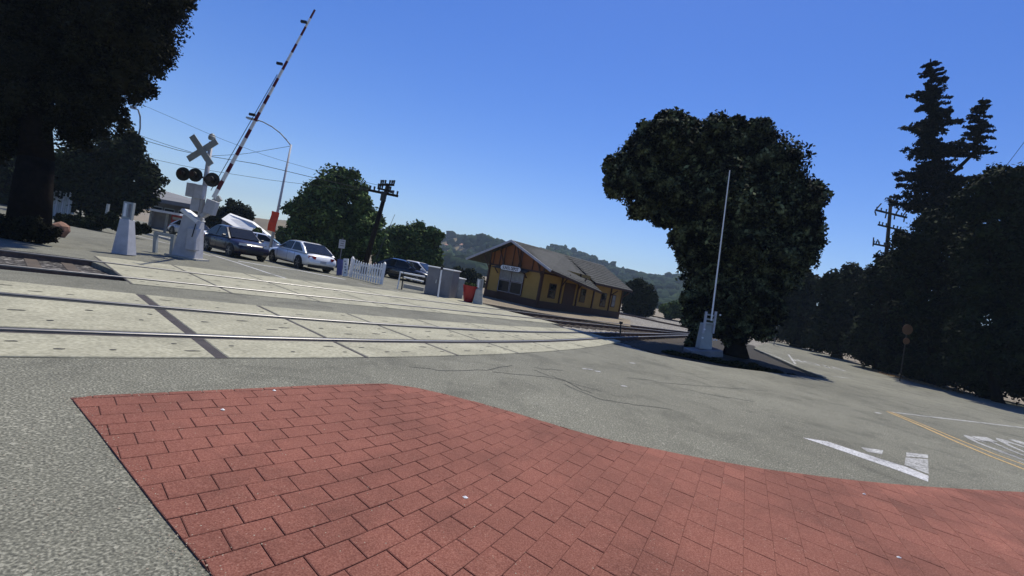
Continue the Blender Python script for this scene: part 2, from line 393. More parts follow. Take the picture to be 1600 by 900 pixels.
strip(bm, lambda a: E0(a) - .01, lambda a: E3(a) + .01, near[0], 16.6, 0.004)
strip(bm, lambda a: E4(a) - .01, lambda a: E5(a) + .01, far[0], far[-1], 0.004)
obj('joint_filler', bm, RUBBER, xing)

def railtrack(fa, fb, a0, a1, label, opens, ext=None):
    t = thing('railway_track', label, 'railway track', 'tracks over the level crossing')
    for f, sgn in ((fa, 1), (fb, -1)):
        bm = bmesh.new(); n = 40; prev = None
        prof = [(-.035, 0.0), (-.036, .028), (-.028, .034), (.028, .034), (.036, .028), (.035, 0.0)]
        def g(a):
            return f(a) if ext is None or a < ext[0] else f(a) 
        for i in range(n + 1):
            a = a0 + (a1 - a0) * i / n
            cur = [bm.verts.new(AN(a, g(a) + y, z)) for y, z in prof]
            if prev:
                for k in range(5): bm.faces.new((prev[k], cur[k], cur[k + 1], prev[k + 1]))
            prev = cur
        obj('rail', bm, STEEL, t)
        bm = bmesh.new()   # rusty web under the head
        strip(bm, lambda a: g(a) - .03, lambda a: g(a) - .029, a0, a1, 0.0, 40)
        for v in list(bm.verts):
            pass
        bm.free(); bm = bmesh.new(); prev = None
        for i in range(n + 1):
            a = a0 + (a1 - a0) * i / n
            cur = [bm.verts.new(AN(a, g(a) + y, z)) for y, z in ((-.07, -.14), (-.02, -.12), (-.02, 0.0), (.02, 0.0), (.02, -.12), (.07, -.14))]
            if prev:
                for k in range(5): bm.faces.new((prev[k], cur[k], cur[k + 1], prev[k + 1]))
            prev = cur
        obj('rail_web', bm, RUST, t)
        bm = bmesh.new(); strip(bm, lambda a: g(a) + sgn * .04, lambda a: g(a) + sgn * .17, max(a0, opens[0]), min(a1, opens[1]), 0.0085, 40)
        obj('flangeway', bm, SLOT, t)
    # sleepers where the track is open
    bm = bmesh.new(); box(bm, Vector((0, 0, 0)), 0.24, fb(8) - fa(8) + 1.0, 0.06); bevel(bm, .012, 1)
    me = bpy.data.meshes.new('sleeper'); bm.to_mesh(me); bm.free(); me.materials.append(TIE)
    for lo, hi in ((a0, opens[0]), (opens[1] + .5, a1)):
        a = lo + .3
        while a < hi - .2:
            o = bpy.data.objects.new('sleeper', me); C.objects.link(o); o.parent = t
            o.location = AN(a, (fa(a) + fb(a)) / 2, -.165); o.rotation_euler = (0, 0, TH + math.atan((fa(a + 1) - fa(a))) + rng.uniform(-.02, .02))
            a += .66
    return t
railtrack(R1, R2, -3, 42, 'nearest railway track, two shiny rails curving away under the big tree', (-3, 16.7))
railtrack(R3, R4, -14, 42, 'second railway track, farther rails running past the yellow depot', (a_tr, far[-1]))

t = thing('railway_track', 'faint third track curving out from behind the far end of the depot', 'railway track', 'tracks over the level crossing')
for q in ([(950, 487), (990, 494), (1030, 503), (1085, 514)], [(962, 484), (1000, 490), (1035, 497), (1085, 507)]):
    bm = bmesh.new(); pts = [G(*p, -.05) for p in q]
    for a_, b_ in zip(pts, pts[1:]): prism(bm, a_, b_, .09, .16)
    obj('rail', bm, RUST, t)
bm = bmesh.new()
# ------------------------------------------------------------------ brick crosswalk
bed_px = [(110, 622), (250, 615), (400, 608), (500, 603), (600, 600), (650, 607), (700, 618), (750, 631), (800, 645), (850, 660), (900, 675), (950, 688), (1000, 698), (1100, 718), (1200, 735), (1300, 748), (1400, 758), (1500, 765), (1600, 770)]
bed = [G(*p) for p in bed_px] + [AN(13.5, -2.6), AN(12, -7), AN(3, -5)]
bed += [G(430, 1010), G(330, 900), G(280, 840), G(240, 790), G(200, 738), G(150, 672)]
bedo = sheet('brick_crosswalk', [ZP(p, .004) for p in bed], JOINT, kind='structure')
def clip(sub, clipper):
    """Sutherland-Hodgman against convex sub-pieces is not enough for a concave bed: clip brick by half planes of nearby bed edges"""
    return sub
bedan = np.array([an(p) for p in bed])
def inside(q):
    x, y = q; c = False; n = len(bedan); j = n - 1
    for i in range(n):
        xi, yi = bedan[i]; xj, yj = bedan[j]
        if (yi > y) != (yj > y) and x < (xj - xi) * (y - yi) / (yj - yi) + xi: c = not c
        j = i
    return c
SC = H / 1.45
def slope(a, n): return 0.15 + 0.14 * math.tanh(((a - n) / SC + 0.45) / 0.8)
rows = []
def rowline(n0, a_start=1.2 * SC):
    pts = {}
    a = a_start; n = n0; pts[0] = (a, n); st = .05
    fwd = [(a, n)]
    while a < 15: n += slope(a, n) * st; a += st; fwd.append((a, n))
    a = a_start; n = n0; bwd = []
    while a > -0.6: n -= slope(a, n) * st; a -= st; bwd.append((a, n))
    arr = np.array(bwd[::-1] + fwd)
    return lambda x: float(np.interp(x, arr[:, 0], arr[:, 1]))
W = .192 * SC
lines = [rowline(2.79 * SC + W * k) for k in range(-36, 13)]
def clip_poly(q):
    """shrink corners that fall outside the bed onto its border by bisection toward an inside corner"""
    ins = [inside(p) for p in q]
    if all(ins): return q
    if not any(ins): return None
    res = []
    m = len(q)
    def cross(p, r):   # p inside, r outside
        for _ in range(10):
            c = ((p[0] + r[0]) / 2, (p[1] + r[1]) / 2)
            if inside(c): p = c
            else: r = c
        return p
    for i in range(m):
        j = (i + 1) % m
        if ins[i]: res.append(q[i])
        if ins[i] and not ins[j]: res.append(cross(q[i], q[j]))
        if not ins[i] and ins[j]: res.append(cross(q[j], q[i]))
    return res if len(res) > 2 else None
bricks = []
gp = .0031
for k in range(len(lines) - 1):
    lo, hi = lines[k], lines[k + 1]
    a = .81 * SC + (.5 * .245 * SC if k % 2 else 0) 
    while a > 0.0: a -= (.225 + .02 * a / SC) * SC
    while a < 14:
        L = (.222 + .02 * a / SC) * SC
        q = []
        for (x, f, s) in ((a + gp, lo, 1), (a + L - gp, lo, 1), (a + L - gp, hi, -1), (a + gp, hi, -1)):
            n = f(x) + s * gp; q.append((x - (slope(x, n) - .1) * .5 * (0 if s == 1 else W), n))
        r = clip_poly(q)
        if r: 
            cen = AN(*np.mean(r, axis=0))
            bricks.append((r, cen))
        a += L
def proj(p):
    d = p - Vector((0, 0, H)); x, y, z = d.dot(rt), d.dot(up), d.dot(fwn)
    return (800 + F * x / z, 450 - F * y / z) if z > .1 else (1e9, 1e9)
def visible(c):
    x, y = proj(c); return -60 < x < 1660 and y < 960
bricks.sort(key=lambda t: (0 if visible(t[1]) else 1, (t[1] - Vector((0, 0, H))).length))
def brickbm(bm, r, rng):
    n = len(r); cx, cy = np.mean(r, axis=0); z = .012 + rng.uniform(-.0012, .0012); tx, ty = rng.uniform(-.006, .006), rng.uniform(-.006, .006)
    top = []; low = []
    for x, y in r:
        k = .94; xx, yy = cx + (x - cx) * k, cy + (y - cy) * k
        d = math.hypot(x - cx, y - cy) or 1; ii = min(.006 / d, .3)
        top.append(bm.verts.new(AN(x - (x - cx) * ii, y - (y - cy) * ii, z + tx * (x - cx) + ty * (y - cy))))
        low.append(bm.verts.new(AN(x, y, z - .003))); 
    base = [bm.verts.new(AN(x, y, .003)) for x, y in r]
    bm.faces.new(top)
    for i in range(n):
        j = (i + 1) % n; bm.faces.new((top[i], low[i], low[j], top[j])); bm.faces.new((low[i], base[i], base[j], low[j]))
br = random.Random(8)
for r, c in bricks[:295]:
    bm = bmesh.new(); brickbm(bm, r, br); obj('brick', bm, BRICK, bedo)
bm = bmesh.new()
for r, c in bricks[295:]: brickbm(bm, r, br)
obj('brick_paving', bm, BRICK, bedo, kind='stuff')

def inside_bed(p): return inside(an(Vector(p)))
# ------------------------------------------------------------------ painted markings and cracks
def mark(name, pts, m=ROADW, z=.004, **k): return sheet(name, [ZP(p, z) for p in pts], m, **k)
def band(name, pxs, wd, m=ROADW, z=.004, **k):
    pts = [G(*p) for p in pxs]; bm = bmesh.new(); L_ = []; 
    for i, p in enumerate(pts):
        d = (pts[min(i + 1, len(pts) - 1)] - pts[max(i - 1, 0)]).normalized(); nrm = Vector((-d.y, d.x, 0))
        L_.append((bm.verts.new(ZP(p + nrm * wd / 2, z)), bm.verts.new(ZP(p - nrm * wd / 2, z))))
    for a, b in zip(L_, L_[1:]): bm.faces.new((a[0], b[0], b[1], a[1]))
    return obj(name, bm, m, **k)
mk = dict(kind='structure')
mark('road_marking', [G(*p) for p in ((1254, 684), (1292, 690), (1375, 717), (1415, 729.5), (1451, 744), (1450, 753), (1402, 735), (1307, 702))], **mk)
mark('road_marking', [G(*p) for p in ((1345, 699), (1380, 704), (1378, 710), (1355, 706))], ROADWW, **mk)
for q in (((1416, 707), (1450, 711), (1450, 716), (1416, 713.5)), ((1415, 715), (1450, 718), (1451, 741), (1413, 727))):
    mark('road_marking', [G(*p) for p in q], ROADWW, **mk)
band('yellow_road_line', [(1386, 643), (1440, 666), (1500, 693), (1550, 714), (1620, 741)], .075, ROADY, **mk)
band('yellow_road_line', [(1392, 643.5), (1445, 665), (1505, 690), (1555, 710), (1625, 735.5)], .06, ROADY, **mk)
band('road_marking', [(1393, 644), (1450, 651), (1520, 659), (1620, 671)], .12, ROADWW, **mk)
band('road_marking', [(330, 398), (372, 411), (420, 427), (470, 442), (515, 455)], .13, ROADW, **mk)
band('road_marking', [(372, 408), (420, 416), (470, 423), (540, 437)], .30, ROADW, **mk)
band('road_marking', [(205, 366), (240, 375), (280, 385), (330, 400)], .12, ROADW, **mk)
band('road_marking', [(1187, 548), (1210, 556), (1243, 571)], .12, ROADWW, **mk)
band('road_marking', [(1232, 554), (1243, 569)], .12, ROADWW, **mk)
band('road_marking', [(1206, 534.5), (1232, 538.5), (1300, 557.5), (1375, 580)], .13, ROADWW, **mk)
band('road_marking', [(1275, 583), (1300, 588), (1328, 591)], .10, ROADWW, **mk)
band('road_marking', [(560, 443), (660, 463), (742, 480)], .12, ROADWW, **mk)
def roadtext(txt, origin, upv, rightv, wid, hei, m):
    cu = bpy.data.curves.new('txt', 'FONT'); cu.body = txt; cu.size = 1; cu.resolution_u = 3; cu.offset = .012
    to = bpy.data.objects.new('txt', cu); C.objects.link(to); bpy.context.view_layer.update()
    me = bpy.data.meshes.new_from_object(to.evaluated_get(bpy.context.evaluated_depsgraph_get()))
    bpy.data.objects.remove(to)
    co_ = np.array([v.co[:] for v in me.vertices]); mn, mx_ = co_.min(0), co_.max(0)
    for v in me.vertices:
        u = (v.co.x - mn[0]) / (mx_[0] - mn[0]); t = (v.co.y - mn[1]) / (mx_[1] - mn[1])
        p = origin + rightv * u * wid + upv * t * hei; v.co = Vector((p.x, p.y, .0045))
    me.materials.clear()
    return from_me('stop_lettering', me, m, **mk)
uy = (G(1497, 678) - G(1600, 724)).normalized(); ry = (G(1600, 687) - G(1497, 678)).normalized()
roadtext('STOP', G(1640, 743), uy, ry, 2.6, (G(1497, 679) - G(1640, 743)).length, ROADWW)
uf = (G(1300, 580) - G(1230, 548)).normalized(); rf = Vector((uf.y, -uf.x, 0))
roadtext('STOP', G(1310, 575), uf * 1.0, rf, 2.5, 2.1, ROADWW)
# loose grit along the brick edge and over the asphalt
gg = np.random.default_rng(21); GV = []; GF = []; off_ = 0
tet = np.array([[1, 0, 0], [-.5, .87, 0], [-.5, -.87, 0], [0, 0, .9]])
edge_pts = [G(*p) for p in ((110, 622), (250, 615), (400, 608), (600, 600), (700, 618), (800, 645), (1000, 698), (1200, 735), (1450, 762), (1600, 772))] 
edge2 = [G(110, 622), G(150, 672), G(200, 740), G(280, 845), G(330, 900), G(430, 1010)]
for n_, src in ((500, edge_pts), (260, edge2), (700, None)):
    for _ in range(n_):
        if src:
            i_ = int(gg.integers(0, len(src) - 1)); p = src[i_].lerp(src[i_ + 1], gg.random()); p = np.array(p[:]) + np.append(gg.normal(size=2) * .05, 0)
        else:
            p = np.array(G(gg.uniform(-50, 1650), gg.uniform(600, 900) + 0)[:])
        s_ = gg.uniform(.0025, .006); zz_ = .003 if src is None and not inside_bed(p) else .011
        a_ = gg.uniform(0, 6.28); R_ = np.array([[math.cos(a_), -math.sin(a_), 0], [math.sin(a_), math.cos(a_), 0], [0, 0, 1]])
        GV.append((tet * gg.uniform(.6, 1.4, (4, 3))) @ R_.T * s_ + [p[0], p[1], zz_]); GF.append(np.array([[0, 1, 3], [1, 2, 3], [2, 0, 3]]) + off_); off_ += 4
GRITDATA = (np.concatenate(GV), np.concatenate(GF))
GRIT = mat('pale_grit', (0.26, 0.22, 0.18), 0.9, 0.4, 40)
# cracks and pale chips
cr = random.Random(3)
for px in ([(640, 573), (700, 580), (760, 578), (800, 571)], [(770, 582), (830, 586), (868, 592), (900, 600), (940, 612)], [(830, 577), (848, 584), (870, 590), (905, 607), (925, 615)], [(836, 575), (860, 577), (880, 579)], [(880, 600), (930, 622), (960, 628), (990, 632), (1050, 640)], [(980, 590), (1050, 600), (1130, 606), (1200, 611)], [(1060, 606), (1110, 617), (1180, 628)]):
    pts = []
    for a, b in zip(px, px[1:]):
        for k in range(4):
            t = k / 4; pts.append((a[0] + (b[0] - a[0]) * t + cr.uniform(-2, 2), a[1] + (b[1] - a[1]) * t + cr.uniform(-.9, .9)))
    pts.append(px[-1]); band('asphalt_crack', pts, .022, SLOT, .003, kind='structure')
for px, py in ((914, 576), (922, 577), (934, 580), (975, 603), (1372, 470 + 175), (988, 567)):
    c = G(px, py); band('paint_chip', [(px - 4, py), (px + 4, py + .8)], .07, ROADW, .004, kind='structure')
for px, py in ((727, 777), (1404, 871), (428, 610), (348, 640), (1350, 772)):
    c = G(px, py, .016); bm = bmesh.new(); k = 7
    vs = [bm.verts.new(c + Vector((.02 * math.cos(6.283 * i / k) * cr.uniform(.6, 1.3), .013 * math.sin(6.283 * i / k) * cr.uniform(.6, 1.3), 0))) for i in range(k)]
    tp = bm.verts.new(c + Vector((0, 0, .012)))
    for i in range(k): bm.faces.new((vs[i], vs[(i + 1) % k], tp))
    bm.faces.new(vs)
    obj('pebble', bm, WHITE, label='small pale pebble lying on the red bricks' if px == 727 else {1404: 'pale pebble on the bricks at the lower right', 428: 'tiny pale chip near the far edge of the red bricks', 348: 'tiny pale chip on the upper left bricks', 1350: 'pale chip where bricks meet asphalt on the right'}[px], cat='pebble')

# ------------------------------------------------------------------ foliage
_ico = {}
def ico(sub):
    if sub not in _ico:
        bm = bmesh.new(); bmesh.ops.create_icosphere(bm, subdivisions=sub, radius=1)
        _ico[sub] = (np.array([v.co[:] for v in bm.verts]), np.array([[v.index for v in f.verts] for f in bm.faces])); bm.free()
    return _ico[sub]
def np_mesh(name, V, faces_list):
    me = bpy.data.meshes.new(name)
    me.vertices.add(len(V)); me.vertices.foreach_set('co', V.astype(np.float32).ravel())
    nl = sum(f.size for f in faces_list); npol = sum(len(f) for f in faces_list)
    me.loops.add(nl); me.polygons.add(npol)
    me.loops.foreach_set('vertex_index', np.concatenate([f.ravel() for f in faces_list]).astype(np.int32))
    st = []; o = 0
    for f in faces_list:
        st.append(o + np.arange(len(f)) * f.shape[1]); o += f.size
    me.polygons.foreach_set('loop_start', np.concatenate(st).astype(np.int32))
    me.update(calc_edges=True); me.validate()
    return me
def crown_mesh(name, blobs, n, leaf, seed, core=.62, flat=0.0, sub=9, subr=.42, thick=.5, droop=0):
    """blobs: (centre, (rx,ry,rz)); leaves on sub-clumps of every blob plus an inner core"""
    g = np.random.default_rng(seed)
    cs = []; rs = []
    for c, r in blobs:
        c = np.array(c[:]); r = np.array(r)
        cs.append(c); rs.append(r * .80)
        for _ in range(sub):
            d = g.normal(size=3); d /= np.linalg.norm(d); k = g.uniform(.62, .92)
            cs.append(c + d * r * k); rs.append(r * subr * g.uniform(.6, 1.15) * (1 - flat * np.array([0, 0, 1])))
    cs = np.array(cs); rs = np.array(rs)
    wgt = (rs[:, 0] * rs[:, 1]) ** 1.0; wgt /= wgt.sum()
    idx = g.choice(len(cs), size=n, p=wgt)
    d = g.normal(size=(n, 3)); d /= np.linalg.norm(d, axis=1)[:, None]
    rad = 1.12 - (thick + .12) * g.random(n) ** 1.3 + .09 * g.normal(size=n)
    p = cs[idx] + d * rs[idx] * rad[:, None]
    nrm = d * .7 + np.array([0, 0, .35]) + g.normal(size=(n, 3)) * .75; nrm /= np.linalg.norm(nrm, axis=1)[:, None]
    t = np.cross(nrm, g.normal(size=(n, 3))); t /= np.linalg.norm(t, axis=1)[:, None]
    if droop: t[:, 2] -= droop; t /= np.linalg.norm(t, axis=1)[:, None]
    b = np.cross(nrm, t)
    s = leaf * g.uniform(.55, 1.35, n)[:, None]
    q = np.stack([p - t * s, p + b * s * .55, p + t * s, p - b * s * .55], 1).reshape(-1, 3)
    fq = np.arange(4 * n).reshape(-1, 4)
    V = [q]; FL = [fq]; off = 4 * n
    if core:
        iv, if_ = ico(2)
        tv = []; tf = []
        for c, r in zip(cs, rs):
            disp = 1 + .18 * g.normal(size=(len(iv), 1)); tv.append(c + iv * r * core * disp); tf.append(if_ + off); off += len(iv)
        V.append(np.concatenate(tv)); FL.append(np.concatenate(tf))
    return np_mesh(name, np.concatenate(V), FL)
def pxblobs(lst, Y, depth=1.0, jit=.35, seed=1, back=True):
    """lst: (px,py,rpx) -> blobs near plane Y, with depth spread"""
    g = random.Random(seed); out = []
    for i, b in enumerate(lst):
        px, py, r = b[:3]; dy = b[3] if len(b) > 3 else 0
        rw = r / F * Y
        y0 = Y + dy + g.uniform(-jit, jit) * rw
        c = P(px, py, y0); k = y0 / Y
        out.append((c, (rw * k, rw * k * depth, rw * k)))
    return out
def limbs(bm, base, top, r, blobs, g, nb=6):
    """trunk and branches reaching into the crown"""
    mid = base.lerp(top, .5) + Vector((g.uniform(-.1, .1), g.uniform(-.1, .1), 0)) * (top - base).length * .3
    pts = [base - Vector((0, 0, .15)), base.lerp(mid, .15) , mid, top]
    path(bm, pts, [r * 1.5, r, r * .8, r * .45], 9)
    for i in range(min(nb, len(blobs))):
        c = blobs[i % len(blobs)][0]; s = base.lerp(top, g.uniform(.45, .95))
        m_ = s.lerp(c, .5) + Vector((0, 0, -.08 * (c - s).length))
        path(bm, [s, m_, c], [r * .38, r * .26, r * .1], 6)
def tree(name, label, base, top, tr, blobs, n, leaf, m, seed, group=None, cat='tree', **k):
    t = thing(name, label, cat, group); orig(t, base)
    t.location = (0, 0, 0)
    bm = bmesh.new(); limbs(bm, base, top, tr, blobs, random.Random(seed))
    obj('trunk', bm, BARK, t, smooth=True)
    from_me('crown', crown_mesh('crown', blobs, n, leaf, seed, **k), m, t)
    return t
def tree_px(name, label, bpx, toppx, trpx, lst, n, leafpx, m, seed, Y=None, depth=1.0, **k):
    if Y is None: b = G(*bpx); Y = b.y
    else: b = P(*bpx, Y); b.z = 0
    bl = pxblobs(lst, Y, depth, seed=seed)
    return tree(name, label, b, P(*toppx, Y), trpx / F * Y, bl, n, leafpx / F * Y, m, seed, **k)

from_me('grit', np_mesh('grit', *[GRITDATA[0], [GRITDATA[1]]]), GRIT, kind='stuff', label='loose pale grit scattered on bricks and asphalt')
# big broadleaf tree on the right
big = [(1045, 225, 48), (1105, 235, 48), (1165, 240, 50), (1203, 262, 54), (1226, 318, 50), (1228, 375, 50), (1203, 425, 46), (990, 255, 36), (1010, 300, 40), (1060, 290, 52), (1120, 300, 62), (1175, 320, 62), (975, 285, 30), (1035, 325, 32), (1090, 360, 42), (1150, 375, 60), (1183, 400, 52), (1100, 415, 42), (1130, 445, 52), (1170, 470, 48), (1188, 480, 34), (1085, 470, 22), (1095, 505, 24), (1085, 390, 28), (1040, 205, 30), (1005, 225, 28), (1243, 400, 34), (1238, 345, 36), (1085, 535, 14), (1120, 500, 30), (1185, 215, 28), (1140, 212, 26), (1075, 200, 20), (1150, 512, 28), (1188, 512, 24)]
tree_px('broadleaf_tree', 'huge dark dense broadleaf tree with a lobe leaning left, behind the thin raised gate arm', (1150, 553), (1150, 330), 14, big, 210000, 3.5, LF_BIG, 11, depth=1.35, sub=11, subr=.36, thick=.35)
# giant dark tree on the left
lt = [(10, 205, 42), (112, 205, 36), (-40, 210, 50), (-60, 60, 120), (20, 30, 110), (110, 40, 100), (185, 35, 85), (242, 25, 56), (232, 75, 44), (60, 110, 90), (140, 115, 72), (190, 125, 44), (120, 165, 44), (165, 178, 34), (-40, 160, 80), (30, 170, 44), (210, 100, 36), (255, -20, 50), (195, -60, 90), (80, -80, 120)]
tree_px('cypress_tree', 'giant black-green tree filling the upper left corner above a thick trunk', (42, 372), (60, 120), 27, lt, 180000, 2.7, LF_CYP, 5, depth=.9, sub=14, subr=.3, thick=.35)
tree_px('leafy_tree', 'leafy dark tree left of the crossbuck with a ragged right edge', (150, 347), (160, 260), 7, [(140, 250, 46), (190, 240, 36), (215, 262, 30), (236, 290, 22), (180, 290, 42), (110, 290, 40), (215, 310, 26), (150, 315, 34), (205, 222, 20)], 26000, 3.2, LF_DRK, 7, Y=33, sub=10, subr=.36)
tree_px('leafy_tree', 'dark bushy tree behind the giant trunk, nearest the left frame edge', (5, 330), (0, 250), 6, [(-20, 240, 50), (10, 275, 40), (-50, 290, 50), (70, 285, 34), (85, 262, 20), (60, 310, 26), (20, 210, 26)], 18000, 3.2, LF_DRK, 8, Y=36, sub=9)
tree_px('maple_tree', 'large leafy green tree between the orange banner and the utility pole', (530, 402), (525, 310), 6, [(520, 285, 30), (548, 292, 26), (490, 305, 26), (470, 330, 24), (510, 330, 40), (555, 330, 34), (578, 345, 22), (480, 360, 30), (525, 368, 42), (565, 375, 32), (462, 355, 16), (500, 390, 26), (540, 395, 28), (590, 378, 20), (596, 400, 20)], 38000, 2.9, LF_MID, 21, Y=38, sub=11, subr=.36)
tree_px('maple_tree', 'shorter green tree right of the utility pole, beside the hill', (650, 430), (650, 370), 4, [(618, 372, 24), (648, 372, 26), (675, 372, 18), (628, 398, 28), (660, 400, 30), (680, 402, 15), (610, 400, 20), (645, 425, 22), (675, 424, 15)], 24000, 2.7, LF_MID, 22, Y=44, sub=10, subr=.36)
tree_px('leafy_tree', 'small round dark tree behind the dark car, right of the gate arm foot', (372, 352), (370, 325), 3, [(368, 326, 15), (384, 332, 13), (350, 334, 14), (366, 345, 15), (345, 352, 14), (358, 362, 13), (330, 345, 12), (338, 362, 12)], 12000, 2.4, LF_DRK, 23, Y=46, sub=8)
tree_px('leafy_tree', 'small bush-like tree left of the orange banner beside the white roof', (405, 372), (405, 355), 2, [(402, 362, 7), (408, 372, 8), (397, 371, 7)], 4000, 2.2, LF_MID, 24, Y=42, sub=8)
tree_px('leafy_tree', 'low grey-green tree between the orange banner and the leafy maple', (443, 380), (443, 362), 2, [(440, 366, 11), (452, 376, 12), (436, 380, 10)], 4000, 2.2, LF_MID, 25, Y=50, sub=8)
tree_px('oak_tree', 'round dark oak standing beyond the far end of the depot', (1000, 492), (1000, 460), 4, [(985, 452, 14), (1002, 455, 18), (1015, 468, 15), (990, 470, 20), (1008, 482, 13), (985, 483, 12)], 11000, 2.2, LF_DRK, 26, Y=62, sub=9)
tree_px('leafy_tree', 'dark bushy tree just right of the grey cabinets, left of the depot', (735, 452), (735, 425), 2, [(716, 432, 13), (735, 430, 12), (748, 440, 12), (725, 442, 14), (704, 432, 12)], 8000, 2.2, LF_DRK, 27, Y=58, sub=8)
tree_px('leafy_tree', 'slim young green tree beside the tall trunk line right of the depot tracks', (1048, 498), (1050, 480), 2, [(1038, 482, 9), (1052, 480, 10), (1046, 492, 9), (1064, 486, 11)], 6000, 2.1, LF_MID, 28, Y=70, sub=8)
# right-hand wood, tree by tree
RT = [('oak_tree', 'lowest dark tree of the right-hand wood, beside the vanishing road', (1245, 530), (1245, 480), [(1240, 460, 24), (1262, 450, 26), (1250, 490, 30), (1228, 492, 22), (1270, 500, 24)], 50, 12000),
      ('oak_tree', 'pale-topped dark tree under the blue gap left of the pole', (1310, 545), (1310, 480), [(1300, 452, 28), (1335, 442, 30), (1318, 480, 36), (1290, 510, 26), (1340, 510, 30)], 42, 14000),
      ('oak_tree', 'dark tree standing right at the foot of the three-armed pole', (1375, 565), (1380, 480), [(1372, 442, 30), (1402, 425, 36), (1385, 480, 42), (1360, 520, 30), (1405, 530, 34)], 34, 16000),
      ('oak_tree', 'broad black tree below the tall fir', (1455, 590), (1460, 470), [(1435, 385, 40), (1478, 365, 46), (1460, 430, 56), (1440, 490, 44), (1485, 500, 50), (1425, 430, 32)], 29, 20000),
      ('oak_tree', 'tall black tree rising at the right frame edge beside the fir', (1555, 610), (1560, 450), [(1570, 300, 46), (1540, 320, 40), (1610, 310, 56), (1560, 380, 62), (1620, 400, 66), (1530, 450, 50), (1590, 480, 66), (1650, 330, 60)], 25, 30000),
      ('oak_tree', 'dark tree overhanging the road at the far right below the tallest crown', (1560, 630), (1540, 560), [(1520, 530, 44), (1580, 545, 54), (1500, 570, 26), (1640, 560, 60)], 24, 16000)]
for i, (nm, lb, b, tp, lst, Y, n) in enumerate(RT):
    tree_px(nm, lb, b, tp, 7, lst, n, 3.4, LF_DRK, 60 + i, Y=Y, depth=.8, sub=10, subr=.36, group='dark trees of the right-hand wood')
# undergrowth at the wood's foot
bl = pxblobs([(1175, 524, 10), (1205, 524, 12), (1240, 525, 14), (1270, 528, 16), (1300, 535, 18), (1330, 542, 20), (1360, 552, 22), (1395, 560, 22), (1430, 570, 26), (1470, 580, 26), (1510, 592, 26), (1550, 600, 26), (1590, 605, 26), (1640, 615, 30)], 30, .8, .3, 3)
b2 = []
for (c, r), px in zip(bl, (62, 56, 50, 46, 42, 38, 35, 32, 30, 28, 26, 25, 24, 23)):
    k = px / 30; b2.append((Vector((c.x * k, c.y * k, H + (c.z - H) * k)), tuple(x * k for x in r)))
    k *= 1.12; b2.append((Vector((c.x * k, c.y * k, H + (c.z - H) * k + r[0] * .9)), tuple(x * k * 1.7 for x in r)))
from_me('undergrowth', crown_mesh('undergrowth', b2, 60000, .11, 77, sub=8), LF_DRK, kind='stuff', label='black undergrowth along the foot of the wood beside the road')
# mound and low growth round the left trunk
bl = pxblobs([(10, 362, 22), (45, 360, 24), (75, 365, 16), (-20, 365, 24)], G(42, 378).y, .8, .2, 4)
from_me('ivy_mound', crown_mesh('ivy_mound', bl, 9000, .05, 78, sub=8), LF_CYP, kind='stuff', label='dark ivy mound round the foot of the giant tree')
# leaf litter on the right verge
g = np.random.default_rng(5); q = []; nL = 5200
for i in range(nL):
    u = g.random(); px = 1345 + u * 160; yb = np.interp(px, [1340, 1380, 1450, 1500, 1520], [567, 578, 597, 609, 614])
    dens = math.exp(-((px - 1475) / 28) ** 2) * 11 + 3.0
    c = G(px, yb - g.random() * dens + 7, 0.0); c.z = .02 + g.random() * .05
    d = g.normal(size=3); d /= np.linalg.norm(d); e = np.cross(d, [0, 0, 1.0]); e /= np.linalg.norm(e) + 1e-6; s = g.uniform(.02, .06)
    d[2] *= .3
    q += [c[:] - d * s, c[:] + e * s * .6, c[:] + d * s, c[:] - e * s * .6]
from_me('fallen_leaves', np_mesh('fallen_leaves', np.array(q), [np.arange(4 * nL).reshape(-1, 4)]), LITTER, kind='stuff', label='tan and reddish fallen leaves on the verge below the black trees')

# tall fir with a second leader
def fir(label, base, top, width, seed, n, leaf, skirt=.16, m=LF_FIR, second=None):
    t = thing('fir_tree', label, 'tree')
    bm = bmesh.new(); path(bm, [base, base.lerp(top, .5), top], [.32, .2, .04], 8)
    g = random.Random(seed); bl = []; hgt = (top - base).length
    def whorls(b, tp, wd, cnt, bm):
        for i in range(cnt):
            u = i / cnt; c = b.lerp(tp, u)
            prof = wd * (1 - u) ** .72 * g.uniform(.35, 1.25) + .2
            for k in range(6):
                an_ = g.uniform(0, 6.28); L_ = prof * g.uniform(.45, 1.15)
                tip = c + Vector((math.cos(an_) * L_, math.sin(an_) * L_, -.10 * L_ + .1 * L_ * g.random()))
                path(bm, [c, tip], [.05, .015], 4)
                for s in (.3, .6, .9):
                    rr = max(.16, .26 * L_ * (1.15 - .6 * s)); pc = c.lerp(tip, s)
                    bl.append((pc - Vector((0, 0, .1 * rr)), (rr, rr, rr * .55)))
    whorls(base.lerp(top, skirt), top, width, 30, bm)
    if second:
        s0, s1, s2 = second; path(bm, [s0, s1, s2], [.14, .1, .03], 6); whorls(s1.lerp(s2, 0.0), s2, width * .36, 12, bm)
    obj('trunk', bm, BARK, t)
    from_me('crown', crown_mesh('crown', bl, n, leaf, seed, core=.22, sub=2, subr=.75, thick=1.0, droop=.45), m, t)
    return t
YF = 34
fir('tall dark fir with a broken second top leaning right, above the right-hand wood', ZP(P(1478, 560, YF), 0), P(1454, 92, YF), 3.3, 31, 42000, .12, skirt=.50, second=(P(1474, 285, YF), P(1521, 240, YF), P(1536, 152, YF)))
TREE_SHADE = speckle('painted_tree_shade', (0.016, 0.013, 0.010), (0.05, 0.04, 0.028), (0.005, 0.004, 0.003), fine=16, patch=1.0, bump=1.0, stain=0.5)  # near-black ground colour stands in for the big tree's cast shadow
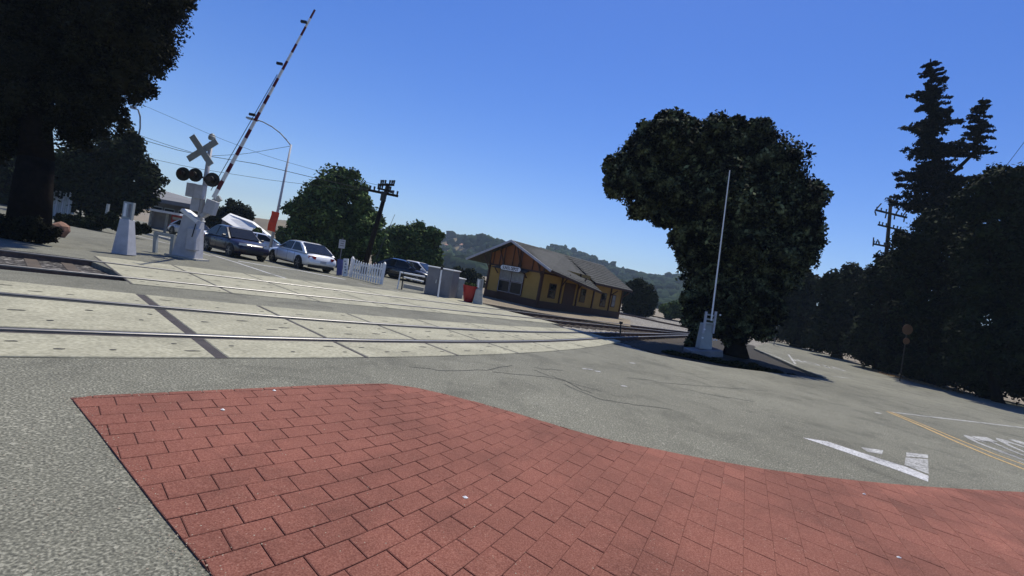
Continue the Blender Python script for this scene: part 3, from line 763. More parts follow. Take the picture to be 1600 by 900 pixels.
mu = [(985, 540), (1040, 557), (1130, 573), (1230, 585), (1292, 592), (1240, 571), (1190, 549), (1178, 540), (1120, 527), (1062, 520), (1020, 528)]
sheet('painted_shade_bed', [G(px, py, -.12) for px, py in mu[:-1]], TREE_SHADE, kind='structure')  # dark sheet that paints the shadow below the crown
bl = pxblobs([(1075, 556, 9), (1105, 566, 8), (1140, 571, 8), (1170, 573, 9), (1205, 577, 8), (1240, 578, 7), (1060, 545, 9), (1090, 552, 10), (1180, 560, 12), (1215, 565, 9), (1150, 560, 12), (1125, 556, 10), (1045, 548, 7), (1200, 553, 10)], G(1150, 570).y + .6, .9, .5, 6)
from_me('ivy', crown_mesh('ivy', [(Vector((c.x, c.y, -.08)), (r[0] * 1.3, r[1] * 1.3, r[2] * .55)) for c, r in bl], 16000, .05, 79, sub=8), LF_DRK, kind='stuff', label='dark ivy added under the big tree to deepen its shade')  # low leaves added to blacken the shaded ground
# ------------------------------------------------------------------ hills
ridge = [(-200, 235), (100, 305), (300, 340), (430, 343), (500, 352), (600, 366), (690, 376), (712, 373), (735, 375), (760, 381), (790, 388), (815, 393), (850, 391), (872, 388), (890, 391), (905, 399), (935, 411), (960, 424), (990, 431), (1020, 435), (1050, 438), (1080, 437), (1150, 452), (1250, 482), (1400, 520), (1700, 590)]
hg = np.random.default_rng(12)
def hill(name, rd, D0, D1, m, amp, seed, ny=18):
    xs = np.linspace(rd[0][0], rd[-1][0], 190); ys = np.interp(xs, [r[0] for r in rd], [r[1] for r in rd])
    V = []; Fc = []
    for i, (x, y) in enumerate(zip(xs, ys)):
        tp = P(x, y, D1)
        for j in range(ny):
            u = j / (ny - 1); D = D0 + (D1 - D0) * u
            X = tp.x * D / D1
            z = -0.2 + (tp.z + .2) * (u ** 1.15) + amp * math.sin(u * math.pi) * (math.sin(x * .021 + u * 5 + seed) + .6 * math.sin(x * .053 + u * 9)) 
            V.append((X, D, max(z, -.2)))
        for j in range(5):   # back slope
            V.append((tp.x * (1 + .12 * (j + 1)), D1 * (1 + .12 * (j + 1)), tp.z * (1 - .26 * (j + 1))))
    w_ = ny + 5
    for i in range(len(xs) - 1):
        for j in range(w_ - 1): Fc.append((i * w_ + j, (i + 1) * w_ + j, (i + 1) * w_ + j + 1, i * w_ + j + 1))
    me = np_mesh(name, np.array(V), [np.array(Fc)])
    return from_me(name, me, m, smooth=True, kind='structure'), np.array(V).reshape(len(xs), w_, 3)[:, :ny]
ho, HV = hill('hill', ridge, 260, 620, HILLG, 7, 1.0)
# wooded slopes: crowns one by one are beyond counting
cs = []; k = 0
while len(cs) < 3600 and k < 40000:
    k += 1
    i = int(hg.integers(0, HV.shape[0])); j = int(hg.integers(1, HV.shape[1])); p = HV[i, j] + hg.normal(size=3) * [4, 10, .3]
    px, py = proj(Vector(p))
    if not 560 < px < 1300: continue
    tan = px < 748 and py < 402
    if tan and hg.random() < .90: continue
    if px > 748 and hg.random() < .06: continue
    if hg.random() < .25 and math.sin(px * .05) + math.sin(p[1] * .05) > 1.1: continue
    s = hg.uniform(3.4, 6.5) * (.75 if j > HV.shape[1] - 3 else 1)
    cs.append((p + [0, 0, s * .25], s))
iv, if_ = ico(2); V = []; Fc = []; off = 0
for p, s in cs:
    V.append(np.array(p) + iv * (1 + .22 * hg.normal(size=(len(iv), 1))) * np.array([s, s, s * .8])); Fc.append(if_ + off); off += len(iv)
from_me('hillside_woods', np_mesh('hillside_woods', np.concatenate(V), [np.concatenate(Fc)]), LF_HILL, kind='stuff', label='blue-green oak woods covering the hills behind the depot')
def hillpt(px, py):
    best = None
    fl = HV.reshape(-1, 3)
    d = [(abs(proj(Vector(p))[0] - px) + abs(proj(Vector(p))[1] - py), tuple(p)) for p in fl[::1]]
    return Vector(min(d)[1])
hs_ = [(693, 392, 5, 'cream'), (703, 388, 6, 'tan'), (716, 384, 5, 'cream'), (726, 388, 6, 'tan'), (738, 382, 5, 'cream'), (705, 400, 7, 'cream'), (868, 400, 4, 'cream'), (882, 404, 5, 'cream'), (1048, 456, 5, 'cream')]
hl = ['cream hillside house nearest the leafy tree, left end of the houses', 'tan hillside house second from the leafy tree', 'small cream house high on the bare ridge', 'tan red-roofed house mid slope left of the depot peak', 'cream house at the right end of the ridge houses', 'lowest and widest cream hillside house, above the cabinets', 'small cream house in the woods above the depot roof, upper one', 'cream house in the woods just touching the depot roof', 'lone pale house on the wooded slope left of the big tree']
for (px, py, s, kd), lb in zip(hs_, hl):
    p = hillpt(px, py); s = s / F * p.y * 1.5; p = P(px, py, p.y)
    t = thing('hillside_house', lb, 'house', 'houses on the far hill')
    bm = bmesh.new(); box(bm, p - Vector((0, 0, 3)), s * 1.8, s, 3 + s * .45); obj('wall', bm, CREAM if kd == 'cream' else TANW, t)
    bm = bmesh.new(); z0 = p + Vector((0, 0, s * .45))
    a = [z0 + Vector((sx * s, sy * s * .62, .02)) for sx, sy in ((-1, -1), (1, -1), (1, 1), (-1, 1))]; r1_, r2_ = z0 + Vector((-s * .7, 0, s * .28)), z0 + Vector((s * .7, 0, s * .28))
    vs = [bm.verts.new(q) for q in a + [r1_, r2_]]
    for f in ((0, 1, 5, 4), (2, 3, 4, 5), (1, 2, 5), (3, 0, 4), (3, 2, 1, 0)): bm.faces.new([vs[i] for i in f])
    obj('roof', bm, TILE, t)
    bm = bmesh.new()
    for sx in (-.5, .1, .55): prism(bm, p + Vector((sx * s, -s * .5 - .02, s * .1)), p + Vector((sx * s, -s * .5 - .02, s * .34)), s * .22, .06)
    obj('window', bm, GLASS, t)
# ------------------------------------------------------------------ depot
def build_depot():
    t = thing('railway_depot', 'old ochre and brown wooden railway depot with a grey gabled roof beside the tracks', 'depot')
    E1 = EA; E2 = EN
    O = G(838, 481)
    L0 = lambda l, s, z: O + E2 * l + E1 * s + Vector((0, 0, z))
    def at(px, s, l=None):
        """point seen at px on the vertical plane along E1 (s given) -> solve for l, z"""
        r = ray(*px); b = L0(0, s, 0)
        # k*(rx,ry) = b + l*E2
        A = np.array([[r.x, -E2.x], [r.y, -E2.y]]); k_, l_ = np.linalg.solve(A, np.array([b.x, b.y]))
        return l_, H + r.z * k_
    Wd = at((757, 463), 0)[0]; Ln = 10.5
    le, ze = at((728, 405), -.55); re, zr = at((861, 424), -.55); pk, zp = at((799, 376.5), -.55)
    wz = min(ze, zr) + .12
    kk = .32
    def roofz(l):   # roof underside height
        return zp - (zp - zr) * (pk - l) / (pk - re) if l < pk else zp - (zp - ze) * (l - pk) / (le - pk)
    z0 = -.16
    # walls
    bm = bmesh.new(); slab3(bm, [L0(0, 0, z0), L0(Wd, 0, z0), L0(Wd, 0, roofz(Wd) - .05), L0(pk, 0, zp - .08), L0(0, 0, roofz(0) - .05)], E1 * .12)
    obj('front_wall', bm, YWALL, t)
    zb = at((845, 425), 0)[1] - .02
    bm = bmesh.new(); slab3(bm, [L0(.02, -.02, zb), L0(Wd - .02, -.02, zb), L0(Wd - .02, -.02, roofz(Wd) - .07), L0(pk, -.02, zp - .1), L0(.02, -.02, roofz(0) - .07)], E1 * .018)
    obj('gable_panel', bm, OWALL, t, label='orange-brown boarded gable above the front window')
    bm = bmesh.new(); slab3(bm, [L0(0, .12, z0), L0(0, 5.55, z0), L0(0, 5.55, roofz(0) - .12), L0(0, .12, roofz(0) - .05)], E2 * .12); obj('side_wall', bm, YWALL, t)
    lf1_, zf1_ = at((988, 456), Ln + .7); rz2 = lambda l: zp - (zp - zf1_) * (pk - l) / (pk - lf1_)
    bm = bmesh.new(); slab3(bm, [L0(0, 5.551, z0), L0(0, Ln, z0), L0(0, Ln, rz2(0) - .06), L0(0, 5.551, rz2(0) - .06)], E2 * .12); obj('side_wall', bm, YWALL, t)
    bm = bmesh.new(); slab3(bm, [L0(Wd, .12, z0), L0(Wd, Ln, z0), L0(Wd, Ln, roofz(Wd) - .05), L0(Wd, .12, roofz(Wd) - .05)], -E2 * .12); obj('side_wall', bm, YWALL, t)
    bm = bmesh.new(); slab3(bm, [L0(0, Ln, z0), L0(Wd, Ln, z0), L0(Wd, Ln, roofz(Wd) - .05), L0(pk, Ln, zp - .12), L0(0, Ln, rz2(0) - .08)], E1 * .12); obj('back_wall', bm, YWALL, t)
    # skirting, corner posts, rails
    def bar(name, a, b, w_, d_, m=BTRIM, xd=None):
        bm = bmesh.new(); prism(bm, a, b, w_, d_, xdir=xd or E2); return obj(name, bm, m, t)
    for l in (0.02, Wd - .02): bar('corner_post', L0(l, -.035, z0), L0(l, -.035, zb + .1), .14, .1)
    bar('band_rail', L0(-.02, -.045, zb), L0(Wd + .02, -.045, zb), .12, .05, xd=Vector((0, 0, 1)))
    bar('skirting_board', L0(-.02, -.04, .24), L0(Wd + .02, -.04, .24), .5, .07, xd=Vector((0, 0, 1)))
    bar('skirting_board', L0(-.05, 0, .24), L0(-.05, Ln, .24), .5, .06, xd=Vector((0, 0, 1)))
    bar('band_rail', L0(-.05, 0, zb), L0(-.05, Ln, zb), .12, .05, xd=Vector((0, 0, 1)))
    for i in range(8):
        l = Wd * (i + .5) / 8
        if abs(l - pk) < 3 and not (i in (2, 5)): bar('gable_strut', L0(l, -.06, zb + .05), L0(l + (.2 if l > Wd / 2 else -.2) * 0, -.06, min(roofz(l) - .1, zp - .2)), .05, .04)
    # v brackets in the gable
    for l in (pk - .8, pk + .8):
        for sg in (-1, 1): bar('gable_brace', L0(l, -.08, zb + .25), L0(l + sg * .3, -.4, roofz(l + sg * .3) - .06), .07, .06)
        bar('gable_post', L0(l, -.08, zb - .1), L0(l, -.08, zb + .3), .12, .08)
    for l in (0.02, Wd - .02):
        for sg in (-1, 1): bar('eave_brace', L0(l, -.08, zb - .3), L0(l + sg * (.5 if (l < 1) == (sg < 0) else .3), -.4, roofz(l + sg * .45) - .05), .07, .06)
    # vertical boards on the front
    # front window
    wl, wzt = at((815, 423), -.05); wr, _ = at((784, 420), -.05)
    l0, l1 = at((818, 440), -.05)[0], at((780, 432), -.05)[0]
    zt = at((799, 422), -.05)[1]; zb_ = at((797, 459), -.05)[1]
    fr = obj('window', slab3(bmesh.new(), [L0(l0, -.05, zb_), L0(l1, -.05, zb_), L0(l1, -.05, zt), L0(l0, -.05, zt)], E1 * .03), BTRIM, t)
    lm = (l0 + l1) / 2; zm = (zt + zb_) / 2 + .05; g_ = .035
    for (x0, x1, y0, y1) in ((l0 + .07, lm - .05, zb_ + .06, zm - g_), (lm + .05, l1 - .07, zb_ + .06, zm - g_), (l0 + .07, lm - .05, zm + g_, zt - .06), (lm + .05, l1 - .07, zm + g_, zt - .06)):
        obj('pane', slab3(bmesh.new(), [L0(x0, -.062, y0), L0(x1, -.062, y0), L0(x1, -.062, y1), L0(x0, -.062, y1)], E1 * .01), BLIND if y0 > zb_ + .5 else GLASS, fr)
        for q in (((x0, y0), (x1, y0)), ((x0, y1), (x1, y1)), ((x0, y0), (x0, y1)), ((x1, y0), (x1, y1))):
            bm = bmesh.new(); prism(bm, L0(q[0][0], -.07, q[0][1]), L0(q[1][0], -.07, q[1][1]), .022, .02, xdir=Vector((0, 0, 1)) if q[0][1] == q[1][1] else E2); obj('sash', bm, WGREY, fr)
    # dark door like panel below the window
    bar('window_apron', L0(lm, -.05, .02), L0(lm, -.05, zb_), abs(l1 - l0) * .95, .05, BTRIM)
    # window hood
    obj('window_hood', slab3(bmesh.new(), [L0(l0 - .35, -.06, zt + .10), L0(l1 + .35, -.06, zt + .10), L0(l1 + .45, -.5, zt - .03), L0(l0 - .45, -.5, zt - .03)], Vector((0, 0, .05))), SHING, t)
    for l in (l0 - .2, l1 + .2): bar('hood_bracket', L0(l, -.06, zt - .35), L0(l, -.42, zt - .04), .06, .06)
    # sign on the gable
    sl_, sz0 = at((814, 425), -.52); sr_, _ = at((782, 418), -.52); sz = (at((798, 419.5), -.52)[1])
    hgt = 9.5 / F * 30 / 2
    bm = bmesh.new(); pts = []
    for k_ in range(9):
        a_ = -math.pi / 2 + math.pi * k_ / 8; pts.append(L0(sr_ - hgt + math.cos(a_) * hgt, -.54, sz + math.sin(a_) * hgt))
    for k_ in range(9):
        a_ = math.pi / 2 + math.pi * k_ / 8; pts.append(L0(sl_ + hgt + math.cos(a_) * hgt, -.54, sz + math.sin(a_) * hgt))
    slab3(bm, pts, E1 * .03); sg = obj('name_board', bm, BLACK, t)
    cen = L0((sl_ + sr_) / 2, 0, sz)
    bm = bmesh.new(); pts2 = [L0((p - O).dot(E2) * .96 + (cen - O).dot(E2) * .04, -.552, sz + (p.z - sz) * .82) for p in pts]
    slab3(bm, pts2, E1 * .01); obj('board_face', bm, WHITE, sg)
    cu = bpy.data.curves.new('sunol', 'FONT'); cu.body = 'SUNOL DEPOT'; cu.size = 1; cu.offset = .03; cu.extrude = .0
    to = bpy.data.objects.new('txt', cu); C.objects.link(to); bpy.context.view_layer.update()
    me = bpy.data.meshes.new_from_object(to.evaluated_get(bpy.context.evaluated_depsgraph_get())); bpy.data.objects.remove(to)
    ca = np.array([v.co[:] for v in me.vertices]); mn, mx_ = ca.min(0), ca.max(0)
    for v in me.vertices:
        u = (v.co.x - mn[0]) / (mx_[0] - mn[0]); q = (v.co.y - mn[1]) / (mx_[1] - mn[1])
        v.co = L0(sr_ + (sl_ - sr_) * (.12 + .76 * u), -.557, sz + (q - .5) * hgt * 1.15)
    me.materials.clear(); from_me('lettering', me, BLACK, sg)
    # side openings along the track side
    for s0_, s1_, z1_, z2_, mm in ((.9, 1.7, .75, 1.75, GLASS), (2.6, 3.9, 0.1, 2.0, BTRIM), (4.6, 5.3, .8, 1.8, GLASS), (7.4, 8.2, .7, 1.8, GLASS), (9.0, 9.6, .8, 1.8, BLIND)):
        f_ = obj('window' if mm is not BTRIM else 'door', slab3(bmesh.new(), [L0(-.03, s0_, z1_), L0(-.03, s1_, z1_), L0(-.03, s1_, z2_), L0(-.03, s0_, z2_)], E2 * .03), BTRIM, t)
        if mm is not BTRIM:
            for (y0, y1) in ((z1_ + .07, (z1_ + z2_) / 2 - .02), ((z1_ + z2_) / 2 + .02, z2_ - .07)):
                obj('pane', slab3(bmesh.new(), [L0(-.045, s0_ + .08, y0), L0(-.045, s1_ - .08, y0), L0(-.045, s1_ - .08, y1), L0(-.045, s0_ + .08, y1)], E2 * .01), mm, f_)
    for s_ in (.02, 2.2, 4.2, 6.3, 8.7, Ln - .05): bar('wall_post', L0(-.05, s_, 0), L0(-.05, s_, (roofz if s_ < 5.5 else rz2)(0) - .12), .12, .07, xd=E1)
    for s_ in (2.2, 4.2, 8.7, Ln - .05): bar('eave_brace', L0(-.08, s_, zb - .6), L0(-.6, s_, (roofz if s_ < 5.5 else rz2)(-.6) - .1), .07, .07, xd=E1)
    # roof: main part, with the lower eave reaching out and down toward its far end
    s_end = 5.6; s_far = Ln + .7
    lf, zf = at((940, 458.5), s_end)
    def roofslab(name, pts, m=SHING):
        bm = bmesh.new(); n_ = (pts[1] - pts[0]).cross(pts[2] - pts[0]).normalized(); 
        if n_.z < 0: n_ = -n_
        return obj(name, slab3(bm, pts, n_ * .07), m, t)
    def shingles(par, p00, p10, p11, p01, rows_, cols):
        """courses of shingles between eave (p00-p10) and ridge (p01-p11), one mesh of overlapping boards"""
        bm = bmesh.new(); g = random.Random(9)
        for r_ in range(rows_):
            v0, v1 = r_ / rows_, (r_ + 1.12) / rows_
            for c_ in range(cols):
                u0 = (c_ + (.5 if r_ % 2 else 0)) / cols; u1 = min(1, u0 + .96 / cols)
                if u0 >= 1: continue
                q = lambda u, v: (p00.lerp(p10, u)).lerp(p01.lerp(p11, u), min(v, 1))
                n_ = (p10 - p00).cross(p01 - p00).normalized(); n_ = n_ if n_.z > 0 else -n_
                a_, b_, c2, d_ = q(u0, v0) + n_ * (.10 + g.uniform(0, .012)), q(u1, v0) + n_ * .10, q(u1, v1) + n_ * .078, q(u0, v1) + n_ * .078
                e_, f_ = q(u0, v0) + n_ * .078, q(u1, v0) + n_ * .078
                vs = [bm.verts.new(x) for x in (a_, b_, c2, d_, e_, f_)]
                bm.faces.new((vs[0], vs[1], vs[2], vs[3])); bm.faces.new((vs[4], vs[5], vs[1], vs[0]))
        return obj('shingle_courses', bm, SHING, par, kind='stuff')
    R0, R1_, = L0(pk, -.55, zp), L0(pk, s_end, zp)
    Er0, Er1 = L0(re, -.55, zr), L0(lf, s_end, zf)
    El0, El1 = L0(le, -.55, ze), L0(le, s_end, ze)
    for nm, q in (('roof', [Er0, Er1, R1_, R0]), ('roof', [El0, R0, R1_, El1])):
        # split warped quad in two triangles sheets
        bm = bmesh.new(); upv = Vector((0, 0, .07)); vs = [bm.verts.new(p) for p in q] + [bm.verts.new(p + upv) for p in q]
        for f in ((0, 1, 2), (0, 2, 3), (4, 6, 5), (4, 7, 6), (0, 4, 5, 1), (1, 5, 6, 2), (2, 6, 7, 3), (3, 7, 4, 0)): bm.faces.new([vs[i] for i in f])
        ro = obj(nm, bm, SHING, t)
    shingles(ro, Er0, Er1, R1_, R0, 14, 22)
    # fascia along the verge
    for a_, b_ in ((R0, Er0), (R0, El0), (Er0, Er1)):
        bm = bmesh.new(); d_ = (a_ + Vector((0, 0, .02))); prism(bm, d_ , b_ + Vector((0, 0, .02)), .15, .05, xdir=Vector((0, 0, 1))); obj('fascia', bm, WGREY if b_ is not Er1 else BTRIM, t)
    # far, lower-projecting part
    lf0, zf0 = at((912, 431.5), s_end + .02); lf1, zf1 = at((988, 456), s_far)
    Rf0, Rf1 = L0(pk, s_end, zp), L0(pk, s_far, zp)
    q = [L0(lf1, s_end + .02, zf1 + .0), L0(lf1, s_far, zf1), Rf1, Rf0]
    bm = bmesh.new(); upv = Vector((0, 0, .07)); vs = [bm.verts.new(p) for p in q] + [bm.verts.new(p + upv) for p in q]
    for f in ((0, 1, 2, 3), (7, 6, 5, 4), (0, 4, 5, 1), (1, 5, 6, 2), (2, 6, 7, 3), (3, 7, 4, 0)): bm.faces.new([vs[i] for i in f])
    r2o = obj('roof', bm, SHING, t); shingles(r2o, q[0], q[1], q[2], q[3], 12, 16)
    q = [El1, Rf0, Rf1, L0(le, s_far, ze)]
    bm = bmesh.new(); vs = [bm.verts.new(p) for p in q] + [bm.verts.new(p + upv) for p in q]
    for f in ((0, 1, 2, 3), (7, 6, 5, 4), (0, 4, 5, 1), (1, 5, 6, 2), (2, 6, 7, 3), (3, 7, 4, 0)): bm.faces.new([vs[i] for i in f])
    obj('roof', bm, SHING, t)
    bm = bmesh.new(); prism(bm, L0(lf1, s_end, zf1), L0(lf1, s_far, zf1), .13, .05, xdir=Vector((0, 0, 1))); obj('fascia', bm, BTRIM, t)
build_depot()
# timber platform strip in front of the depot
sheet('station_platform', [ZP(G(735, 469), .0), ZP(G(742, 471.5), .0), ZP(G(900, 498), .0), ZP(G(985, 510), .0), ZP(G(985, 500), .0), ZP(G(850, 470), .0), ZP(G(760, 455), 0)], DIRT, .14, kind='structure')

# ------------------------------------------------------------------ crossing signal on the left
def SP(px, py): return P(px, py, YS)
bs = G(293, 404); YS = bs.y
pm = YS / F
t = thing('crossing_signal', 'white railway crossing signal with crossbuck, black lamps and raised striped gate arm', 'crossing signal')
bm = bmesh.new(); prism(bm, ZP(SP(292, 405), 0.0), SP(303, 338), 37 * pm, .55, 24 * pm, .42); bevel(bm, .03); obj('base_housing', bm, WGREY, t)
bm = bmesh.new(); prism(bm, ZP(SP(292, 405), 0.0), ZP(SP(292, 405), .07), 50 * pm, .8); obj('foundation', bm, CONC2, t)
bm = bmesh.new(); prism(bm, SP(308, 392) + Vector((0, -.3, 0)), SP(312, 358) + Vector((0, -.3, 0)), 16 * pm, .3, 15 * pm, .3); bevel(bm, .04); obj('mechanism_case', bm, WGREY, t)
bm = bmesh.new(); prism(bm, SP(300, 340), SP(303, 336), 30 * pm, .5); obj('cap_plate', bm, WHITE, t)
bm = bmesh.new(); prism(bm, SP(312, 372) + Vector((0, -.46, 0)), SP(318, 352) + Vector((0, -.46, 0)), .03, .02); obj('door_seam', bm, BLACK, t)
bm = bmesh.new(); tube(bm, SP(312, 345), SP(330, 222), .095, .075, 12); obj('mast', bm, WGREY, t, smooth=True)
bm = bmesh.new(); prism(bm, SP(300, 308), SP(303, 287), 15 * pm, .3); bevel(bm, .02); obj('relay_box', bm, WGREY, t)
bm = bmesh.new(); prism(bm, SP(314, 312) + Vector((0, -.12, 0)), SP(317, 290) + Vector((0, -.12, 0)), 14 * pm, .2); bevel(bm, .02); obj('relay_box', bm, WGREY, t)
bm = bmesh.new(); prism(bm, SP(306, 330) + Vector((0, -.05, 0)), SP(310, 308) + Vector((0, -.05, 0)), 13 * pm, .2); bevel(bm, .015); obj('relay_box', bm, WGREY, t)
# crossbuck
for a_, b_, dy in (((297, 250), (342, 222), -.12), ((304, 214), (334, 259), -.16)):
    bm = bmesh.new(); prism(bm, SP(*a_) + Vector((0, dy, 0)), SP(*b_) + Vector((0, dy, 0)), .03, .24, xdir=Vector((0, 1, 0))); obj('crossbuck_blade', bm, LGREY, t)
# bell
bm = bmesh.new(); prof = [(0, .0), (.10, .0), (.13, .06), (.12, .16), (.07, .24), (.0, .27)]
c0 = SP(330.5, 219)
for (r_, z_), (r2_, z2_) in zip(prof[1:], prof[2:]): tube(bm, c0 + Vector((0, 0, z_)), c0 + Vector((0, 0, z2_)), r_, max(r2_, .001), 14)
obj('bell', bm, LGREY, t, smooth=True)
# lamps
bm = bmesh.new(); tube(bm, SP(290, 271), SP(342, 283), .04, n=8); obj('lamp_arm', bm, BLACK, t)
for px, py, r_, dy in ((293, 274, 10.5, -.25), (310, 275, 10.5, -.18), (338, 283, 11, -.25), (324, 281, 9, .1)):
    c = SP(px, py) + Vector((0, dy, 0)); nd_ = Vector((.1, -1, 0))
    bm = bmesh.new(); disc(bm, c, nd_, r_ * pm, .02, 20); la = obj('lamp_backboard', bm, BLACK, t)
    bm = bmesh.new(); disc(bm, c + Vector((0, -.10, 0)), nd_, r_ * pm * .45, .2, 16); obj('lamp_hood', bm, BLACK, la)
    bm = bmesh.new(); disc(bm, c + Vector((0, -.21, 0)), nd_, r_ * pm * .36, .02, 16); obj('lamp_lens', bm, LENS, la)
# gate mechanism and arm
bm = bmesh.new(); prism(bm, SP(316, 338), SP(336, 326), .16, .2); obj('gate_bracket', bm, WGREY, t)
bm = bmesh.new(); prism(bm, SP(329, 335) + Vector((0, -.1, 0)), SP(336, 314) + Vector((0, -.1, 0)), 16 * pm, .25); bevel(bm, .02); obj('counterweight', bm, WGREY, t)
bm = bmesh.new(); prism(bm, SP(318, 322) + Vector((0, .15, 0)), SP(341, 308) + Vector((0, .15, 0)), .2, .12); obj('gate_bracket', bm, LGREY, t)
A0_, A1_ = (341, 311), (497, 22)
gt_ = thing('gate_arm_holder', 'x', 'x'); bpy.data.objects.remove(gt_)
nseg = 22
aw = lambda u: (.15 - .09 * u)
arm = None
for i in range(nseg):
    u0, u1 = i / nseg, (i + 1) / nseg
    p0 = SP(A0_[0] + (A1_[0] - A0_[0]) * u0, A0_[1] + (A1_[1] - A0_[1]) * u0) + Vector((0, -.3, 0)); p1 = SP(A0_[0] + (A1_[0] - A0_[0]) * u1, A0_[1] + (A1_[1] - A0_[1]) * u1) + Vector((0, -.3, 0))
    bm = bmesh.new(); prism(bm, p0, p1, aw(u0), .04, aw(u1), .04)
    if arm is None: arm = obj('gate_arm', bm, WHITE, t)
    else: obj('arm_stripe', bm, REDSTR if i % 2 else WHITE, arm)
for px, py in ((402, 186), (444, 108), (481, 44)):
    c = SP(px, py) + Vector((0, -.38, 0)); bm = bmesh.new(); box(bm, c, .22, .08, .09); obj('arm_lamp', bm, BLACK, arm)
bm = bmesh.new(); path(bm, [SP(338, 300) + Vector((0, -.34, 0)), SP(360, 262) + Vector((0, -.34, 0)), SP(440, 122) + Vector((0, -.34, 0))], .012, 5); obj('arm_cable', bm, BLACK, arm)

# guard rail beside the signal
t = thing('guard_rail', 'short grey pipe guard rail standing left of the crossing signal', 'guard rail')
YG = G(243, 395).y
for a_, b_ in (((242, 395), (244, 363)), ((268, 399), (271, 368))):
    bm = bmesh.new(); prism(bm, ZP(P(*a_, YG), 0), P(*b_, YG), .12, .12); obj('post', bm, LGREY, t)
bm = bmesh.new(); prism(bm, P(242, 364, YG), P(273, 369, YG), .11, .13, xdir=Vector((0, 0, 1))); obj('rail', bm, LGREY, t)

# concrete bollards with marker boards
def bollard(pxb, pxt, wb, wt, label, board=None, m=WGREY):
    b = G(*pxb); Y = b.y; k = Y / F
    t = thing('concrete_marker', label, 'bollard', 'tapered concrete markers at the crossing')
    bm = bmesh.new(); prism(bm, b, P(*pxt, Y), wb * k, wb * k * .8, wt * k, wt * k * .8); bevel(bm, .015, 1); obj('post', bm, m, t)
    if board:
        bm = bmesh.new(); prism(bm, P(*pxt, Y), P(*board, Y), wt * k * 1.02, .1); p_ = obj('marker_board', bm, LGREY, t)
        for dx in (-.28, 0.28):
            bm = bmesh.new(); c1, c2 = P(*pxt, Y), P(*board, Y); d = c2 - c1
            prism(bm, c1 + d * .15 + Vector((dx * wt * k * .8, -.055, 0)), c1 + d * .9 + Vector((dx * wt * k * .8, -.055, 0)), wt * k * .24, .02); obj('board_stripe', bm, DGREY if dx > 0 else WHITE, p_)
bollard((193.5, 398), (199, 343), 25, 15, 'tapered pale grey concrete marker with a striped board left of the signal', (203, 316))
bollard((746, 475), (749, 452), 15.5, 10, 'low tapered concrete marker right of the red planter', (751, 436), m=CONC2)

# right gate
b = G(1102, 552); YR = b.y; k = YR / F
t = thing('crossing_gate', 'shaded crossing gate mechanism with thin white raised arm in front of the big tree', 'crossing gate')
bm = bmesh.new(); prism(bm, P(1098, 556, YR), P(1098, 545, YR), 48 * k, 1.0); bevel(bm, .03, 1); obj('foundation', bm, DGREY, t)
bm = bmesh.new(); prism(bm, P(1099, 545, YR), P(1104, 505, YR), 20 * k, .5, 15 * k, .4); bevel(bm, .04); obj('base_housing', bm, LGREY, t)
for x_ in (-7, 8):
    bm = bmesh.new(); prism(bm, P(1102 + x_, 520, YR) + Vector((0, -.25, 0)), P(1107 + x_, 486, YR) + Vector((0, -.25, 0)), 2.6 * k, .1); obj('side_arm', bm, WGREY, t)
for y_ in (490, 497, 503):
    bm = bmesh.new(); prism(bm, P(1098, y_, YR) + Vector((0, -.25, 0)), P(1114, y_ + 3, YR) + Vector((0, -.25, 0)), .07, .06); obj('cross_bar', bm, LGREY, t)
bm = bmesh.new(); prism(bm, P(1106, 500, YR) + Vector((0, -.35, 0)), P(1134.5, 269, YR) + Vector((0, -.35, 0)), .06, .03, .035, .02); obj('gate_arm', bm, WHITE, t)
for x_, y_ in ((1095, 513), (1092, 526), (1109, 529), (1113, 529), (1119, 491)):
    bm = bmesh.new(); disc(bm, P(x_, y_, YR) + Vector((0, -.4, 0)), Vector((0, -1, 0)), .035, .05, 8); obj('bolt', bm, WHITE, t)
# two pale figures-like marker posts in the shade: low reflector posts
for px, lb in ((1131, 'pale low post in the shade right of the crossing gate, nearer one'), (1144, 'pale low post in the shade right of the crossing gate, farther one')):
    bb = G(px - 2, 535); t = thing('marker_post', lb, 'post', 'low pale posts under the big tree')
    bm = bmesh.new(); prism(bm, bb, P(px, 512, bb.y), .14, .1, .12, .1); obj('post', bm, LGREY, t)
    bm = bmesh.new(); disc(bm, P(px, 508, bb.y), Vector((0, -1, 0)), .14, .05, 12); obj('reflector', bm, WGREY, t)

# ------------------------------------------------------------------ poles, lamps, wires
def upole(label, Y, bpx, tpx, r, arms, extras=(), lean=None):
    t = thing('utility_pole', label, 'utility pole')
    bm = bmesh.new(); bb = P(*bpx, Y); bb.z = -.16 if bb.z < 1 else bb.z
    tube(bm, bb, P(*tpx, Y), r * 1.3, r * .8, 10); obj('pole', bm, WOOD, t, smooth=True)
    for a_, b_, w_ in arms:
        bm = bmesh.new(); prism(bm, P(*a_, Y - r * 1.4), P(*b_, Y - r * 1.4), w_, .12, xdir=Vector((0, 0, 1))); ar = obj('crossarm', bm, WOOD, t)
        for q in (.04, .18, .34, .66, .82, .96):
            c = P(a_[0] + (b_[0] - a_[0]) * q, a_[1] + (b_[1] - a_[1]) * q, Y - r * 1.4); bm = bmesh.new(); tube(bm, c, c + Vector((0, 0, .32)), .05, .07, 6); obj('insulator', bm, BLACK, ar)
    return t
t = upole('leaning dark wooden utility pole with three crossarms and a transformer, beside the leafy tree', 33, (569, 412), (606.5, 287), .16, [((594, 288.5), (616, 289), .14), ((576, 297), (622, 306.5), .16), ((590, 294), (610, 299), .12)])
bm = bmesh.new(); c = P(598, 314, 32.7); tube(bm, c, c + Vector((0, 0, .62)), .2, .2, 12); obj('transformer', bm, BLACK, t)
